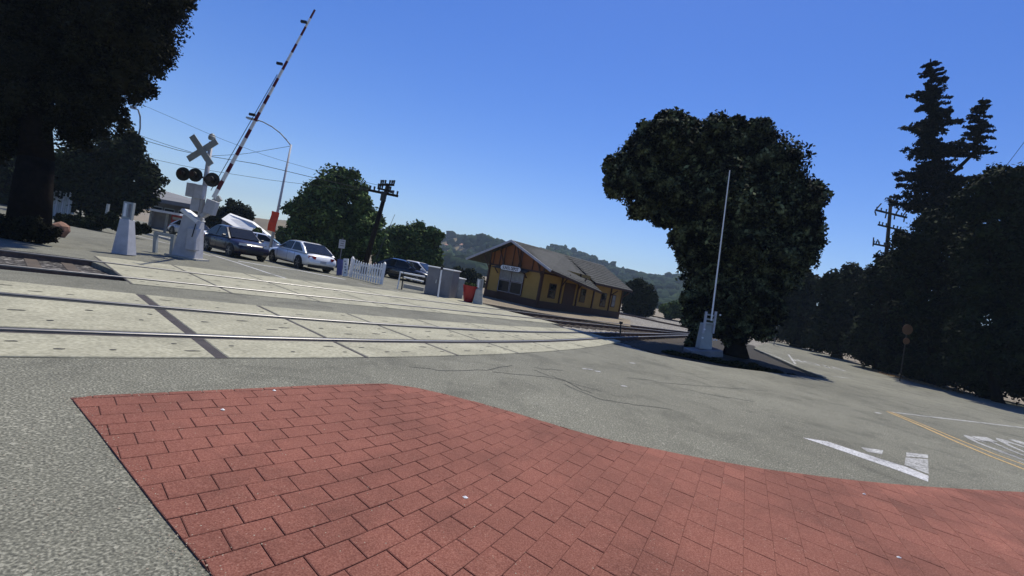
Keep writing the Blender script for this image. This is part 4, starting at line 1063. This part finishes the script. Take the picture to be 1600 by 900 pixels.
bm = bmesh.new(); tube(bm, P(609, 299, 32.7), P(615, 300, 32.7), .1, .1, 8); obj('cable_spool', bm, BLACK, t)
bm = bmesh.new(); tube(bm, P(617, 335, 32.9), P(579, 425, 30), .015, .015, 5); tube(bm, P(604, 305, 33), P(594, 345, 33), .012, .012, 5); obj('guy_wire', bm, BLACK, t)
YU = 46
t = upole('tall utility pole with three crossarms rising above the right-hand wood', YU, (1374, 520), (1391.5, 322), .17, [((1367.5, 328), (1417, 340), .16), ((1372, 351), (1408, 360), .14), ((1364, 381), (1390, 386), .14)])
bm = bmesh.new()
for a_ in (((1370, 326), (1377, 318)), ((1400, 334), (1405, 326)), ((1411, 337), (1417, 329)), ((1367, 330), (1369, 337)), ((1413, 340), (1412, 347)), ((1385, 333), (1383, 341)), ((1398, 337), (1397, 343)), ((1365, 371), (1364, 385)), ((1371, 374), (1375, 384))): 
    bm = bmesh.new(); tube(bm, P(*a_[0], YU), P(*a_[1], YU), .06, .06, 5); obj('insulator', bm, BLACK, t)
# street lamp with banner
YL = 34
t = thing('street_lamp', 'tall thin street lamp with a long curved arm reaching left above the gate', 'street lamp')
bm = bmesh.new(); tube(bm, ZP(P(420, 398, YL), 0), P(455, 226, YL), .11, .06, 10); obj('pole', bm, WGREY, t, smooth=True)
bm = bmesh.new(); path(bm, [P(*q, YL) for q in ((455, 228), (448, 219), (438, 208), (425, 198), (410, 190), (397, 186))], .045, 6); obj('arm', bm, LGREY, t, smooth=True)
bm = bmesh.new(); prism(bm, P(402, 188, YL), P(386, 184, YL), .12, .28, xdir=Vector((0, 0, 1))); obj('lamp_head', bm, LGREY, t)
bm = bmesh.new(); a_, b_ = P(423.5, 361, YL - .25), P(431, 331, YL - .25); prism(bm, a_, b_, 12 / F * YL, .03)
bmesh.ops.subdivide_edges(bm, edges=bm.edges[:], cuts=4, use_grid_fill=True)
for v in bm.verts: v.co.y += .05 * math.sin(v.co.z * 5) + .04 * math.sin(v.co.x * 9)
obj('banner', bm, ORANGE, None, label='bright orange-red banner hanging on the street lamp pole', cat='banner')
t = thing('street_lamp', 'distant curved lamp top poking out of the dark left trees', 'street lamp')
bm = bmesh.new(); path(bm, [P(*q, 33) for q in ((211, 330), (214, 225), (219, 200), (219, 182), (216, 172), (210, 168))], [.07, .05, .05, .05, .045, .04], 6); obj('pole', bm, DGREY, t)
bm = bmesh.new(); prism(bm, P(212, 169, 33), P(204, 167, 33), .2, .1); obj('lamp_head', bm, DGREY, t)
# overhead wires
def wire(px, Y0, Y1, lb, r=.018):
    bm = bmesh.new(); pts = []
    n = 14
    for i in range(n + 1):
        u = i / n; x = np.interp(u * (len(px) - 1), range(len(px)), [p[0] for p in px]); y = np.interp(u * (len(px) - 1), range(len(px)), [p[1] for p in px])
        pts.append(P(x, y, Y0 + (Y1 - Y0) * u))
    for i in range(1, n): pts[i].z -= .5 * (1 - (2 * i / n - 1) ** 2) * 0
    path(bm, pts, r, 4); obj('overhead_wire', bm, BLACK, label=lb, cat='wire', group='overhead wires across the left sky')
wire([(200, 205), (260, 226), (320, 244), (380, 241), (455, 228)], 33, 34, 'thin wire dipping behind the crossbuck and rising to the lamp arm', .014)
wire([(200, 212), (290, 238), (400, 256), (500, 280), (577, 297)], 33, 33, 'long thin wire running to the left end of the leaning pole crossarm')
wire([(200, 240), (300, 262), (420, 281), (520, 293), (600, 300)], 33, 33, 'lowest thin wire left of the leaning pole', .012)
wire([(190, 150), (260, 180), (340, 215), (420, 245), (500, 268), (590, 289)], 33, 33, 'highest thin wire crossing behind the striped gate arm', .010)
wire([(1560, 275), (1580, 249), (1620, 196)], 24, 22, 'short dark wire at the right frame edge above the black trees', .012)

# ------------------------------------------------------------------ trackside furniture by the depot
def cabinet(label, pts, hpx, dd, m, top=WHITE, hatch=True, nm='equipment_cabinet'):
    a_, b_ = G(*pts[0]), G(*pts[1]); t = thing(nm, label, 'cabinet')
    x = (b_ - a_); wd = x.length; x.normalize(); y = Vector((-x.y, x.x, 0)); zt = Zat(a_, *hpx)
    bm = bmesh.new(); prism(bm, (a_ + b_) / 2 + y * dd / 2, (a_ + b_) / 2 + y * dd / 2 + Vector((0, 0, zt)), wd, dd, xdir=x); bevel(bm, .015, 1); obj('body', bm, m, t)
    bm = bmesh.new(); c = (a_ + b_) / 2 + y * dd / 2 + Vector((0, 0, zt + .005)); prism(bm, c, c + Vector((0, 0, .06)), wd + .08, dd + .08, xdir=x); bevel(bm, .015, 1); obj('lid', bm, top, t)
    if hatch:
        for u in (.27, .73):
            bm = bmesh.new(); c = a_.lerp(b_, u) - y * .012; prism(bm, c + Vector((0, 0, zt * .08)), c + Vector((0, 0, zt * .93)), wd * .42, .02, xdir=x); d_ = obj('door', bm, m, t)
            bm = bmesh.new(); c2 = a_.lerp(b_, u + (.14 if u < .5 else -.14)) - y * .035; prism(bm, c2 + Vector((0, 0, zt * .45)), c2 + Vector((0, 0, zt * .58)), .03, .03, xdir=x); obj('handle', bm, ALU, d_)
    return t
cabinet('big grey double-door signal cabinet with a white lid, behind the thin pole', ((662, 458), (701, 466)), (667, 416), 1.0, DGREY)
cabinet('smaller pale grey cabinet between the big cabinet and the red planter', ((702, 464), (722, 467)), (707, 434), .7, LGREY)
b = G(684, 465); t = thing('sign_post', 'thin white pole standing in front of the big grey cabinet', 'post')
bm = bmesh.new(); tube(bm, b, P(690, 421, b.y), .04, .04, 8); obj('pole', bm, WHITE, t)
bm = bmesh.new(); disc(bm, P(690.5, 419, b.y), Vector((1, -.3, 0)), .10, .05, 12); obj('cap', bm, BLACK, t)
b = G(701, 465); bm = bmesh.new(); prism(bm, b, P(703, 452, b.y), .11, .11); prism(bm, P(703, 452.5, b.y), P(703.5, 450, b.y), .13, .13); obj('white_stake', bm, WHITE, label='short white stake between the two grey cabinets', cat='stake')
# red planter
b = G(731, 472); k = b.y / F; t = thing('planter', 'tapered red planter pot with small green plants beside the concrete marker', 'planter')
bm = bmesh.new(); zt = P(733, 446, b.y).z; prof = [(6.5, 0), (8.5, .25), (10.5, .7), (12, .97), (12.6, 1.0), (10.9, 1.0), (10.4, .86)]
for (r0_, z0_), (r1_, z1_) in zip(prof, prof[1:]):
    x, n_ = Vector((1, 0, 0)), 20; A_ = []; B_ = []
    for i in range(n_):
        q = Vector((math.cos(6.2832 * i / n_), math.sin(6.2832 * i / n_), 0)); A_.append(bm.verts.new(b + q * r0_ * k + Vector((0, 0, z0_ * zt)))); B_.append(bm.verts.new(b + q * r1_ * k + Vector((0, 0, z1_ * zt))))
    for i in range(n_): bm.faces.new((A_[i], A_[(i + 1) % n_], B_[(i + 1) % n_], B_[i]))
obj('pot', bm, RED, t, smooth=True)
bm = bmesh.new(); disc(bm, b + Vector((0, 0, zt * .88)), Vector((0, 0, 1)), 10.4 * k, .02, 20); obj('soil', bm, BARK, t)
from_me('plants', crown_mesh('plants', [(b + Vector((dx * k, 0, zt + .02)), (5 * k, 5 * k, 4 * k)) for dx in (-6, 0, 6)], 900, .05, 5, core=.3, sub=4), LF_MID, t)
for i, px in enumerate((722, 738)): pass
# picket fence
t = thing('picket_fence', 'white picket fence with a dipped top right of the white saloon car', 'fence')
fa, fb_ = G(545, 433), G(594, 445); x = (fb_ - fa).normalized()
for i in range(14):
    u = i / 13; c = fa.lerp(fb_, u); hgt = Zat(fa, 549, 402.5) * (1 - u) + Zat(fb_, 598, 411) * u
    hgt *= 1 - .16 * math.sin(math.pi * u); wd = .10 if 0 < i < 13 else .17
    if i in (0, 13): hgt *= 1.04
    bm = bmesh.new(); y = Vector((-x.y, x.x, 0)) * .0125
    pts = [c - x * wd / 2, c + x * wd / 2, c + x * wd / 2 + Vector((0, 0, hgt - wd * .6)), c + Vector((0, 0, hgt)), c - x * wd / 2 + Vector((0, 0, hgt - wd * .6))]
    pts = [p + Vector((0, 0, .03)) for p in pts]; slab3(bm, pts, y * (2 if 0 < i < 13 else 7)); obj('picket' if 0 < i < 13 else 'post', bm, WHITE, t)
for z_ in (.25, .72):
    bm = bmesh.new(); h0 = Zat(fa, 549, 402.5) * z_; h1 = Zat(fb_, 598, 411) * z_; y = Vector((-x.y, x.x, 0)) * .06
    prism(bm, fa + y + Vector((0, 0, h0)), fb_ + y + Vector((0, 0, h1)), .09, .035, xdir=Vector((0, 0, 1))); obj('rail', bm, WHITE, t)
# banner boards left of the fence
b = G(533, 431); Yb = b.y; t = thing('notice_board', 'blue and white leaflet board between the white saloon and the picket fence', 'notice board')
for a_, b_, w_, m_ in (((530, 430), (532, 405), 8, BLUE), ((539, 432), (541, 404), 7, WHITE)):
    bm = bmesh.new(); prism(bm, ZP(P(*a_, Yb), .02), P(*b_, Yb), w_ / F * Yb, .12); obj('panel', bm, m_, t)
for i in range(5):
    bm = bmesh.new(); c = P(539 + (i % 2), 427 - i * 4.5, Yb - .07); box(bm, c, .09, .012, .06); obj('leaflet', bm, BLUE if i % 2 else DGREY, t)
# small white sign
Yn = 30; t = thing('parking_sign', 'small white lettered sign on a dark post behind the white saloon', 'sign')
bm = bmesh.new(); tube(bm, ZP(P(531, 412, Yn), 0), P(536, 372, Yn), .03, .03, 6); obj('post', bm, DGREY, t)
bm = bmesh.new(); prism(bm, P(533.5, 388, Yn - .06), P(535.2, 374.5, Yn - .06), 9.5 / F * Yn, .03); sb = obj('sign_plate', bm, WGREY, t)
for i, (y_, w_) in enumerate(((377.5, 6.5), (381, 5), (384.5, 6.5))):
    bm = bmesh.new(); c = P(535 - i * .5, y_, Yn - .085); box(bm, c, w_ / F * Yn, .01, .055); obj('lettering', bm, DGREY, sb)
# pipe railing near the lot
t = thing('pipe_railing', 'white two-bar pipe railing between the parked dark car and the big cabinet', 'railing')
Yp = G(625, 452).y
for a_, b_, m_ in (((621, 450), (626, 424), WHITE), ((627.5, 452), (631, 425), BLACK)):
    bm = bmesh.new(); tube(bm, ZP(P(*a_, Yp), 0), P(*b_, Yp), .035, .035, 8); obj('post', bm, m_, t)
for a_, b_ in (((626, 425.5), (664, 432.5)), ((631, 433), (662, 440))):
    bm = bmesh.new(); tube(bm, P(*a_, Yp), P(*b_, Yp), .04, .04, 8); obj('bar', bm, WHITE, t)
bm = bmesh.new(); prism(bm, P(631, 447, Yp + 2), P(662, 453, Yp + 2), .25, .3, xdir=Vector((0, 0, 1))); obj('concrete_wheel_stop', bm, CONC2, label='low pale concrete kerb block behind the pipe railing', cat='kerb block')

# ------------------------------------------------------------------ cars
def car(label, pos, heading, paint, L=4.7, Wc=1.82, Hc=1.45, suv=False, cat='car', name='parked_car', group=None, lights=True):
    t = thing(name, label, cat, group); t.location = pos; t.rotation_euler = (0, 0, heading)
    belt = .62 * Hc if not suv else .60 * Hc; zb = .22 if not suv else .28; hw = Wc / 2
    # x forward
    def lw(x):   # half width along the length
        u = abs(x) / (L / 2); return hw * (1 - .16 * u ** 4)
    prof = [(-.5, .50, .60), (-.485, .42, .86), (-.44, .30, .97), (-.33, .24, 1.0), (-.2, .22, 1.0), (0, .22, 1.0), (.15, .22, 1.0), (.25, .22, .985), (.36, .22, .93), (.45, .26, .84), (.485, .36, .74), (.5, .44, .62)]
    if suv: prof = [(-.5, .42, .72), (-.485, .34, 1.0), (-.4, .25, 1.02), (-.3, .22, 1.02), (-.1, .22, 1.0), (0, .22, 1.0), (.15, .22, 1.0), (.22, .22, .985), (.36, .22, .92), (.45, .26, .85), (.487, .34, .76), (.5, .42, .6)]
    bm = bmesh.new(); prev = None
    for u, lo, hi in prof:
        x = u * L; w_ = lw(x); z0_ = zb + (lo - .22) * belt * .8; z1_ = belt * hi
        sec = []
        for sy in (-1, 1):
            s = [(.80, z0_), (.97, z0_ + .05), (1.0, z0_ + (z1_ - z0_) * .35), (1.0, z0_ + (z1_ - z0_) * .62), (.965, z0_ + (z1_ - z0_) * .86), (.86, z1_ - .012), (.5, z1_ + .03)]
            if sy > 0: s = s[::-1]
            sec += [(sy * a * w_, z) for a, z in s]
        cur = [bm.verts.new((x, y, z)) for y, z in sec]; n = len(cur)
        if prev:
            for i in range(n): bm.faces.new((prev[i], prev[(i + 1) % n], cur[(i + 1) % n], cur[i]))
        else: bm.faces.new(cur)
        prev = cur
    bm.faces.new(prev[::-1]); body = obj('body', bm, paint, t, smooth=True)
    # cabin
    if suv: bx = [(-.47, 0), (-.36, 1), (.02, 1), (.25, 0)]
    else: bx = [(-.42, 0), (-.22, 1), (.03, 1), (.24, 0)]
    roof_w, base_w = .74 * hw, .93 * hw; zr_ = Hc
    def cp(u, q, side, inset=0):   # q 0 belt 1 roof
        return Vector((u * L, side * ((base_w + (roof_w - base_w) * q) - inset), belt * .985 + (zr_ - belt) * q))
    (xa, _), (xb, _), (xc, _), (xd, _) = bx
    bm = bmesh.new(); secs = []
    for u, q in ((xa, 0), ((xa + xb) / 2, .56), (xb - .005, .93), (xb + .03, .985), ((xb + xc) / 2, 1.0), (xc - .03, .985), (xc + .015, .93), ((xc + xd) / 2, .5), (xd, 0)):
        pl, pr = cp(u, q, -1), cp(u, q, 1); ll, lr = cp(u, 0, -1), cp(u, 0, 1)
        secs.append([bm.verts.new(ll), bm.verts.new(pl - Vector((0, 0, .02 * q))), bm.verts.new(pl.lerp(pr, .18) + Vector((0, 0, .03 * q))), bm.verts.new(pl.lerp(pr, .82) + Vector((0, 0, .03 * q))), bm.verts.new(pr - Vector((0, 0, .02 * q))), bm.verts.new(lr)])
    for a_, b_ in zip(secs, secs[1:]):
        for i in range(5): bm.faces.new((a_[i], b_[i], b_[i + 1], a_[i + 1]))
    bmesh.ops.remove_doubles(bm, verts=bm.verts, dist=.001)
    obj('cabin', bm, paint, t, smooth=False)
    # windows, a little proud of the cabin
    e = .012
    def pane(name, pts, off): 
        bm = bmesh.new(); slab3(bm, pts, off); return obj(name, bm, GLASS, t)
    def q4(u0, q0, u1, q1, side):  # quad on side plane
        pass
    for side in (-1, 1):
        o_ = Vector((0, side * e, e * .3))
        def sp(u, q): return cp(u, q, side) + o_ * .2
        f0, f1 = xc - .0, xd - .035
        mid = -.10 if not suv else -.09
        pane('side_window', [sp(mid + .012, .10), sp(f1 - .01, .10), sp(xc + .005, .86), sp(mid + .012, .90)], o_)
        rb = xa + .07 if not suv else -.29
        pane('side_window', [sp(rb, .10), sp(mid - .012, .10), sp(mid - .012, .90), sp(xb + .02 if not suv else -.28, .86)], o_)
        if suv: pane('side_window', [sp(-.43, .12), sp(-.31, .10), sp(-.30, .86), sp(-.355, .84)], o_)
    def rowp(u0, q0, u1, q1, dirx, name):
        a_, b_ = cp(u0, q0, -1, .10), cp(u0, q0, 1, .10); c_, d_ = cp(u1, q1, 1, .10), cp(u1, q1, -1, .10); off = Vector((dirx * .02, 0, .02))
        up_ = Vector((dirx * .012, 0, .018)); pane(name, [p + up_ for p in (a_, b_, c_, d_)], off)
    rowp(xd - .01, .06, xc + .022, .90, 1, 'windscreen'); rowp(xa + .006, .08 if not suv else .2, xb - .012, .90, -1, 'rear_window')
    # wheels
    rw = .335 if not suv else .37; wx = (.305 * L, -.30 * L)
    for x_ in wx:
        for side in (-1, 1):
            yb = side * (lw(x_) + .001); ny = Vector((0, side, 0))
            bm = bmesh.new(); disc(bm, Vector((x_, yb - side * .03, rw + .02)), ny, rw * 1.13, .075, 24); obj('wheel_arch', bm, BLACK, t)
            bm = bmesh.new(); disc(bm, Vector((x_, yb - side * .09, rw)), ny, rw, .22, 24); wh = obj('wheel', bm, TYRE, t, smooth=False)
            bm = bmesh.new(); disc(bm, Vector((x_, yb + side * .022, rw)), ny, rw * .22, .012, 10)
            for k_ in range(6):
                a_ = 6.283 * k_ / 6; d_ = Vector((math.cos(a_), 0, math.sin(a_))); prism(bm, Vector((x_, yb + side * .022, rw)) + d_ * rw * .15, Vector((x_, yb + side * .022, rw)) + d_ * rw * .68, .05, .01, xdir=d_.cross(ny))
            obj('rim', bm, RIM, wh)
    if lights:
        for side in (-1, 1):
            x_ = L * .487; bm = bmesh.new(); prism(bm, Vector((x_ - .06, side * hw * .66, belt * .72)), Vector((x_ - .06, side * hw * .66, belt * .84)), .36, .12, xdir=Vector((-.35, side, 0)).normalized()); obj('headlight', bm, HEAD, t)
            bm = bmesh.new(); prism(bm, Vector((-x_ + .05, side * hw * .66, belt * .72)), Vector((-x_ + .05, side * hw * .66, belt * .88)), .38, .12, xdir=Vector((.35, side, 0)).normalized()); obj('tail_light', bm, TAIL, t)
            bm = bmesh.new(); box(bm, Vector((.17 * L, side * (hw + .09), belt + .02)), .12, .18, .12); bevel(bm, .03, 1); obj('wing_mirror', bm, paint, t)
            for x2 in (-.06 * L, .13 * L if not suv else .12 * L):
                bm = bmesh.new(); box(bm, Vector((x2 - .25, side * (hw + .008), belt * .80)), .16, .03, .03); obj('door_handle', bm, paint, t)
        bm = bmesh.new(); box(bm, Vector((L * .495, 0, belt * .38)), .05, Wc * .5, .16); obj('grille', bm, BLACK, t)
        bm = bmesh.new(); box(bm, Vector((-L * .499, 0, belt * .52)), .03, .34, .14); obj('number_plate', bm, WGREY, t)
        bm = bmesh.new(); box(bm, Vector((-L * .47, 0, .2)), .16, Wc * .78, .14); obj('lower_bumper', bm, BLACK, t)
        for side in (-1, 1):
            bm = bmesh.new(); box(bm, Vector((0, side * (hw + .004), zb + .01)), L * .42, .02, .07); obj('door_sill', bm, BLACK, t)
            bm = bmesh.new()
            for x2 in (.19 * L, -.02 * L - .12, -.21 * L): box(bm, Vector((x2, side * (hw + .001), zb + .1)), .012, .006, belt * .62)
            obj('door_seam', bm, BLACK, t)
    return t
def carpos(front_px, rear_px, L):
    a_, b_ = G(*front_px), G(*rear_px); d = (a_ - b_); ang = math.atan2(d.y, d.x); return (a_ + b_) / 2, ang
# dark crossover: front to the right in the picture
f_, r_ = G(404, 411.5), G(322, 392); d = f_ - r_
c = G(357, 400); c = c + Vector((0, 1.05, 0))
car('dark plum crossover car waiting behind the crossing signal, nose to the right', c + Vector((-.35, 0, 0)), R(-35), CARD, L=4.35, Wc=1.82, Hc=1.56, name='dark_car', cat='car')
c = G(463, 418) + Vector((-.3, 1.0, 0))
car('white saloon car driving away past the picket fence, tail lights toward us', c, R(180 - 38), CARW, L=4.8, Wc=1.85, Hc=1.47, name='white_car')
c = P(410, 392, 36); c.z = 0
car('small silver car seen between the dark car and the white saloon', c, R(20), CARW, L=4.3, Wc=1.75, Hc=1.42, name='parked_car')
c = G(612, 438) + Vector((0, 3.4, 0))
car('black car parked in the lot right of the picket fence', c, R(-12), CARB, L=4.5, Wc=1.8, Hc=1.45, name='parked_car')
c = P(652, 441, 36); c.z = 0
car('pale car roof showing above the pipe railing', c, R(-20), CARW, L=4.4, Wc=1.8, Hc=1.5, name='parked_car')
c = P(5, 322, 46); c.z = 0
car('silver car far off at the left frame edge under the trees', c, R(10), CARW, L=4.4, Wc=1.8, Hc=1.45, name='parked_car')
c = P(300, 376, 38); c.z = 0
car('white car passing behind the crossing signal base', c, R(-25), CARW, L=4.3, Wc=1.75, Hc=1.35, name='parked_car')

# ------------------------------------------------------------------ buildings on the left
def bpt(px, py, Y): return P(px, py, Y)
YB = 46
t = thing('shop_building', 'low dark building with a flat grey roof behind the crossing signal', 'building')
a_, b_ = P(232, 350, YB), P(312, 366, YB); zt = P(265, 312, YB).z; a_.z = b_.z = 0
bm = bmesh.new(); prism(bm, (a_ + b_) / 2 + Vector((0, 3, 0)), (a_ + b_) / 2 + Vector((0, 3, zt)), (b_ - a_).length, 6); obj('wall', bm, GWALL, t)
bm = bmesh.new(); zz = P(240, 300, YB).z; slab3(bm, [P(228, 313, YB - 1.2), P(316, 328, YB - 1.2), P(308, 318, YB + 5), P(238, 298, YB + 5)], Vector((0, 0, .35))); obj('roof', bm, GROOF, t)
for px in (243, 262, 284):
    bm = bmesh.new(); c = P(px, 344 + (px - 243) * .18, YB - .05); c.z = .9; box(bm, c, 1.0, .1, 1.2); f = obj('window', bm, LGREY, t)
    bm = bmesh.new(); c.y -= .06; c.z = 1.0; box(bm, c, .86, .02, 1.0); obj('pane', bm, GLASS, f)
YK = 40
t = thing('market_stand', 'white-topped shop front with a red panel behind the guard rail', 'shop front')
bm = bmesh.new(); prism(bm, P(236, 327.5, YK), P(290, 337, YK), .18, 1.4, xdir=Vector((0, 0, 1))); obj('canopy', bm, WHITE, t)
for px in (237, 262, 288):
    bm = bmesh.new(); p = P(px, 330 + (px - 237) * .18, YK); prism(bm, ZP(p, 0), p, .14, .14); obj('post', bm, LGREY, t)
bm = bmesh.new(); prism(bm, P(277, 354, YK - .1), P(279, 336, YK - .1), 20 / F * YK, .1); rp = obj('red_panel', bm, RED, t)
bm = bmesh.new(); prism(bm, P(278, 344, YK - .17), P(278.6, 340, YK - .17), 17 / F * YK, .02); obj('panel_band', bm, LGREY, rp)
bm = bmesh.new(); prism(bm, P(252, 356, YK + .3), P(255, 332, YK + .3), 32 / F * YK, .1); obj('back_wall', bm, DGREY, t)
YT = 44.5
t = thing('white_roof_building', 'building with a bright white pitched roof behind the dark car', 'building')
bm = bmesh.new(); slab3(bm, [P(346, 342, YT - .8), P(357, 334.5, YT), P(394, 348, YT), P(423, 371, YT), P(408, 374, YT - .8), P(376, 360, YT - .8)], Vector((0, .3, .12))); obj('roof', bm, WHITE, t)
q_ = [P(347, 344, YT - .5), P(376, 360, YT - .5), P(408, 374, YT - .5), P(421, 374, YT - .3)]
bm = bmesh.new(); slab3(bm, q_ + [ZP(q_[3], -.1), ZP(q_[0], -.1)], Vector((0, .3, 0))); obj('wall', bm, DGREY, t)
# pickets and panels in the shade on the left
YW = 32
t = thing('wooden_fence', 'pale upright boards of a shaded fence right of the giant trunk', 'fence')
for i in range(14):
    px = 70 + i * 3.2; py = 308 + (px - 70) * .19; hh_ = [1.9, 1.6, 2.0, 1.4, 1.8][i % 5]
    p = P(px, py, YW); bm = bmesh.new(); prism(bm, ZP(p, 0), ZP(p, hh_ * .9), .11, .03); obj('board', bm, LGREY if i % 3 else WGREY, t)
bm = bmesh.new(); p0, p1 = P(68, 325, YW + .05), P(116, 334, YW + .05); prism(bm, p0, p1, .1, .04, xdir=Vector((0, 0, 1))); obj('rail', bm, LGREY, t)
for px, py, h_, lb in ((163, 357, 1.5, 'thin grey post at the dark hedge left of the striped marker'), (4, 322, 2.2, 'pale post at the left frame edge beyond the trunk')):
    b = G(px, py) if py > 350 else ZP(P(px, py, 40), 0); bm = bmesh.new(); prism(bm, b, b + Vector((0, 0, h_)), .12, .12); obj('boundary_post', bm, LGREY, label=lb, cat='post')
bl = pxblobs([(105, 345, 12), (120, 348, 13), (135, 350, 13), (150, 352, 12), (95, 342, 10), (180, 352, 9), (215, 356, 8), (228, 358, 8), (170, 345, 12)], G(140, 360).y + 1, .8, .2, 9)
t = thing('hedge', 'low dark clipped hedge between the giant trunk and the striped marker', 'hedge')
from_me('foliage', crown_mesh('foliage', bl, 12000, .07, 90, sub=8), LF_DRK, t)
# reddish boulder
b = G(92, 370); bm = bmesh.new(); bmesh.ops.create_icosphere(bm, subdivisions=2, radius=1)
rg = random.Random(3)
for v in bm.verts: v.co = v.co * rg.uniform(.85, 1.1); v.co = Vector((v.co.x * .28, v.co.y * .3, v.co.z * .34)) + b + Vector((0, 0, .25))
obj('boulder', bm, mat('reddish_rock', (0.20, 0.11, 0.08), .9, .3, 5, .5, 10), label='rough reddish rock leaning at the foot of the giant trunk', cat='rock')
# kerb along the far road
bm = bmesh.new(); pts = [G(200, 361), G(235, 369), G(275, 380), G(300, 386)]
for p, q in zip(pts, pts[1:]): prism(bm, p + Vector((0, .5, .06)), q + Vector((0, .5, .06)), .12, .3, xdir=Vector((0, 0, 1)))
obj('kerb', bm, CONC2, kind='structure')
# track switch stand and pipe by the depot tracks
b = G(969, 524); t = thing('switch_stand', 'small dark switch stand between the rails near the depot far end', 'switch stand')
bm = bmesh.new(); tube(bm, b, P(970, 505, b.y), .035, .03, 8); obj('rod', bm, BLACK, t)
bm = bmesh.new(); box(bm, P(970, 506, b.y), .14, .1, .1); obj('head', bm, BLACK, t)
# stop sign seen from behind and round amber signs
b = ZP(P(1211, 530, 44), 0); t = thing('stop_sign', 'grey octagonal stop sign seen from behind in the shade right of the big tree', 'sign')
bm = bmesh.new(); tube(bm, b, P(1218, 484, 44), .04, .04, 6); obj('post', bm, DGREY, t)
bm = bmesh.new(); tube(bm, P(1218, 492, 44) + Vector((0, -.04, 0)), P(1218, 492, 44) + Vector((0, -.07, 0)), .42, .42, 8); obj('plate', bm, LGREY, t)
bm = bmesh.new(); prism(bm, P(1214, 509, 43.9), P(1215, 502, 43.9), .5, .03); obj('lower_plate', bm, LGREY, t)
b = ZP(P(1409, 580, 26), 0); t = thing('round_sign', 'dim orange round sign above a smaller one, at the edge of the black wood', 'sign')
bm = bmesh.new(); tube(bm, b, P(1418, 512, 25.3), .025, .025, 6); obj('post', bm, BLACK, t)
for y_, r_ in ((515, 8), (533, 5)):
    bm = bmesh.new(); disc(bm, P(1418 - (y_ - 515) * .1, y_, 24.9), Vector((0, -1, 0)), r_ / F * 25, .03, 20); obj('disc', bm, AMBER, t)
# ------------------------------------------------------------------ air
bm = bmesh.new(); prism(bm, Vector((0, 900, -2)), Vector((0, 900, 160)), 3600, 2400)
hz = obj('haze', bm, None, kind='stuff')
hm = bpy.data.materials.new('pale_air'); hm.use_nodes = True
for n in list(hm.node_tree.nodes):
    if n.type == 'BSDF_PRINCIPLED': hm.node_tree.nodes.remove(n)
pv = hm.node_tree.nodes.new('ShaderNodeVolumePrincipled'); pv.inputs['Color'].default_value = (.62, .80, 1, 1); pv.inputs['Density'].default_value = .0004
hm.node_tree.links.new(pv.outputs[0], hm.node_tree.nodes['Material Output'].inputs['Volume'])
hz.data.materials.append(hm)
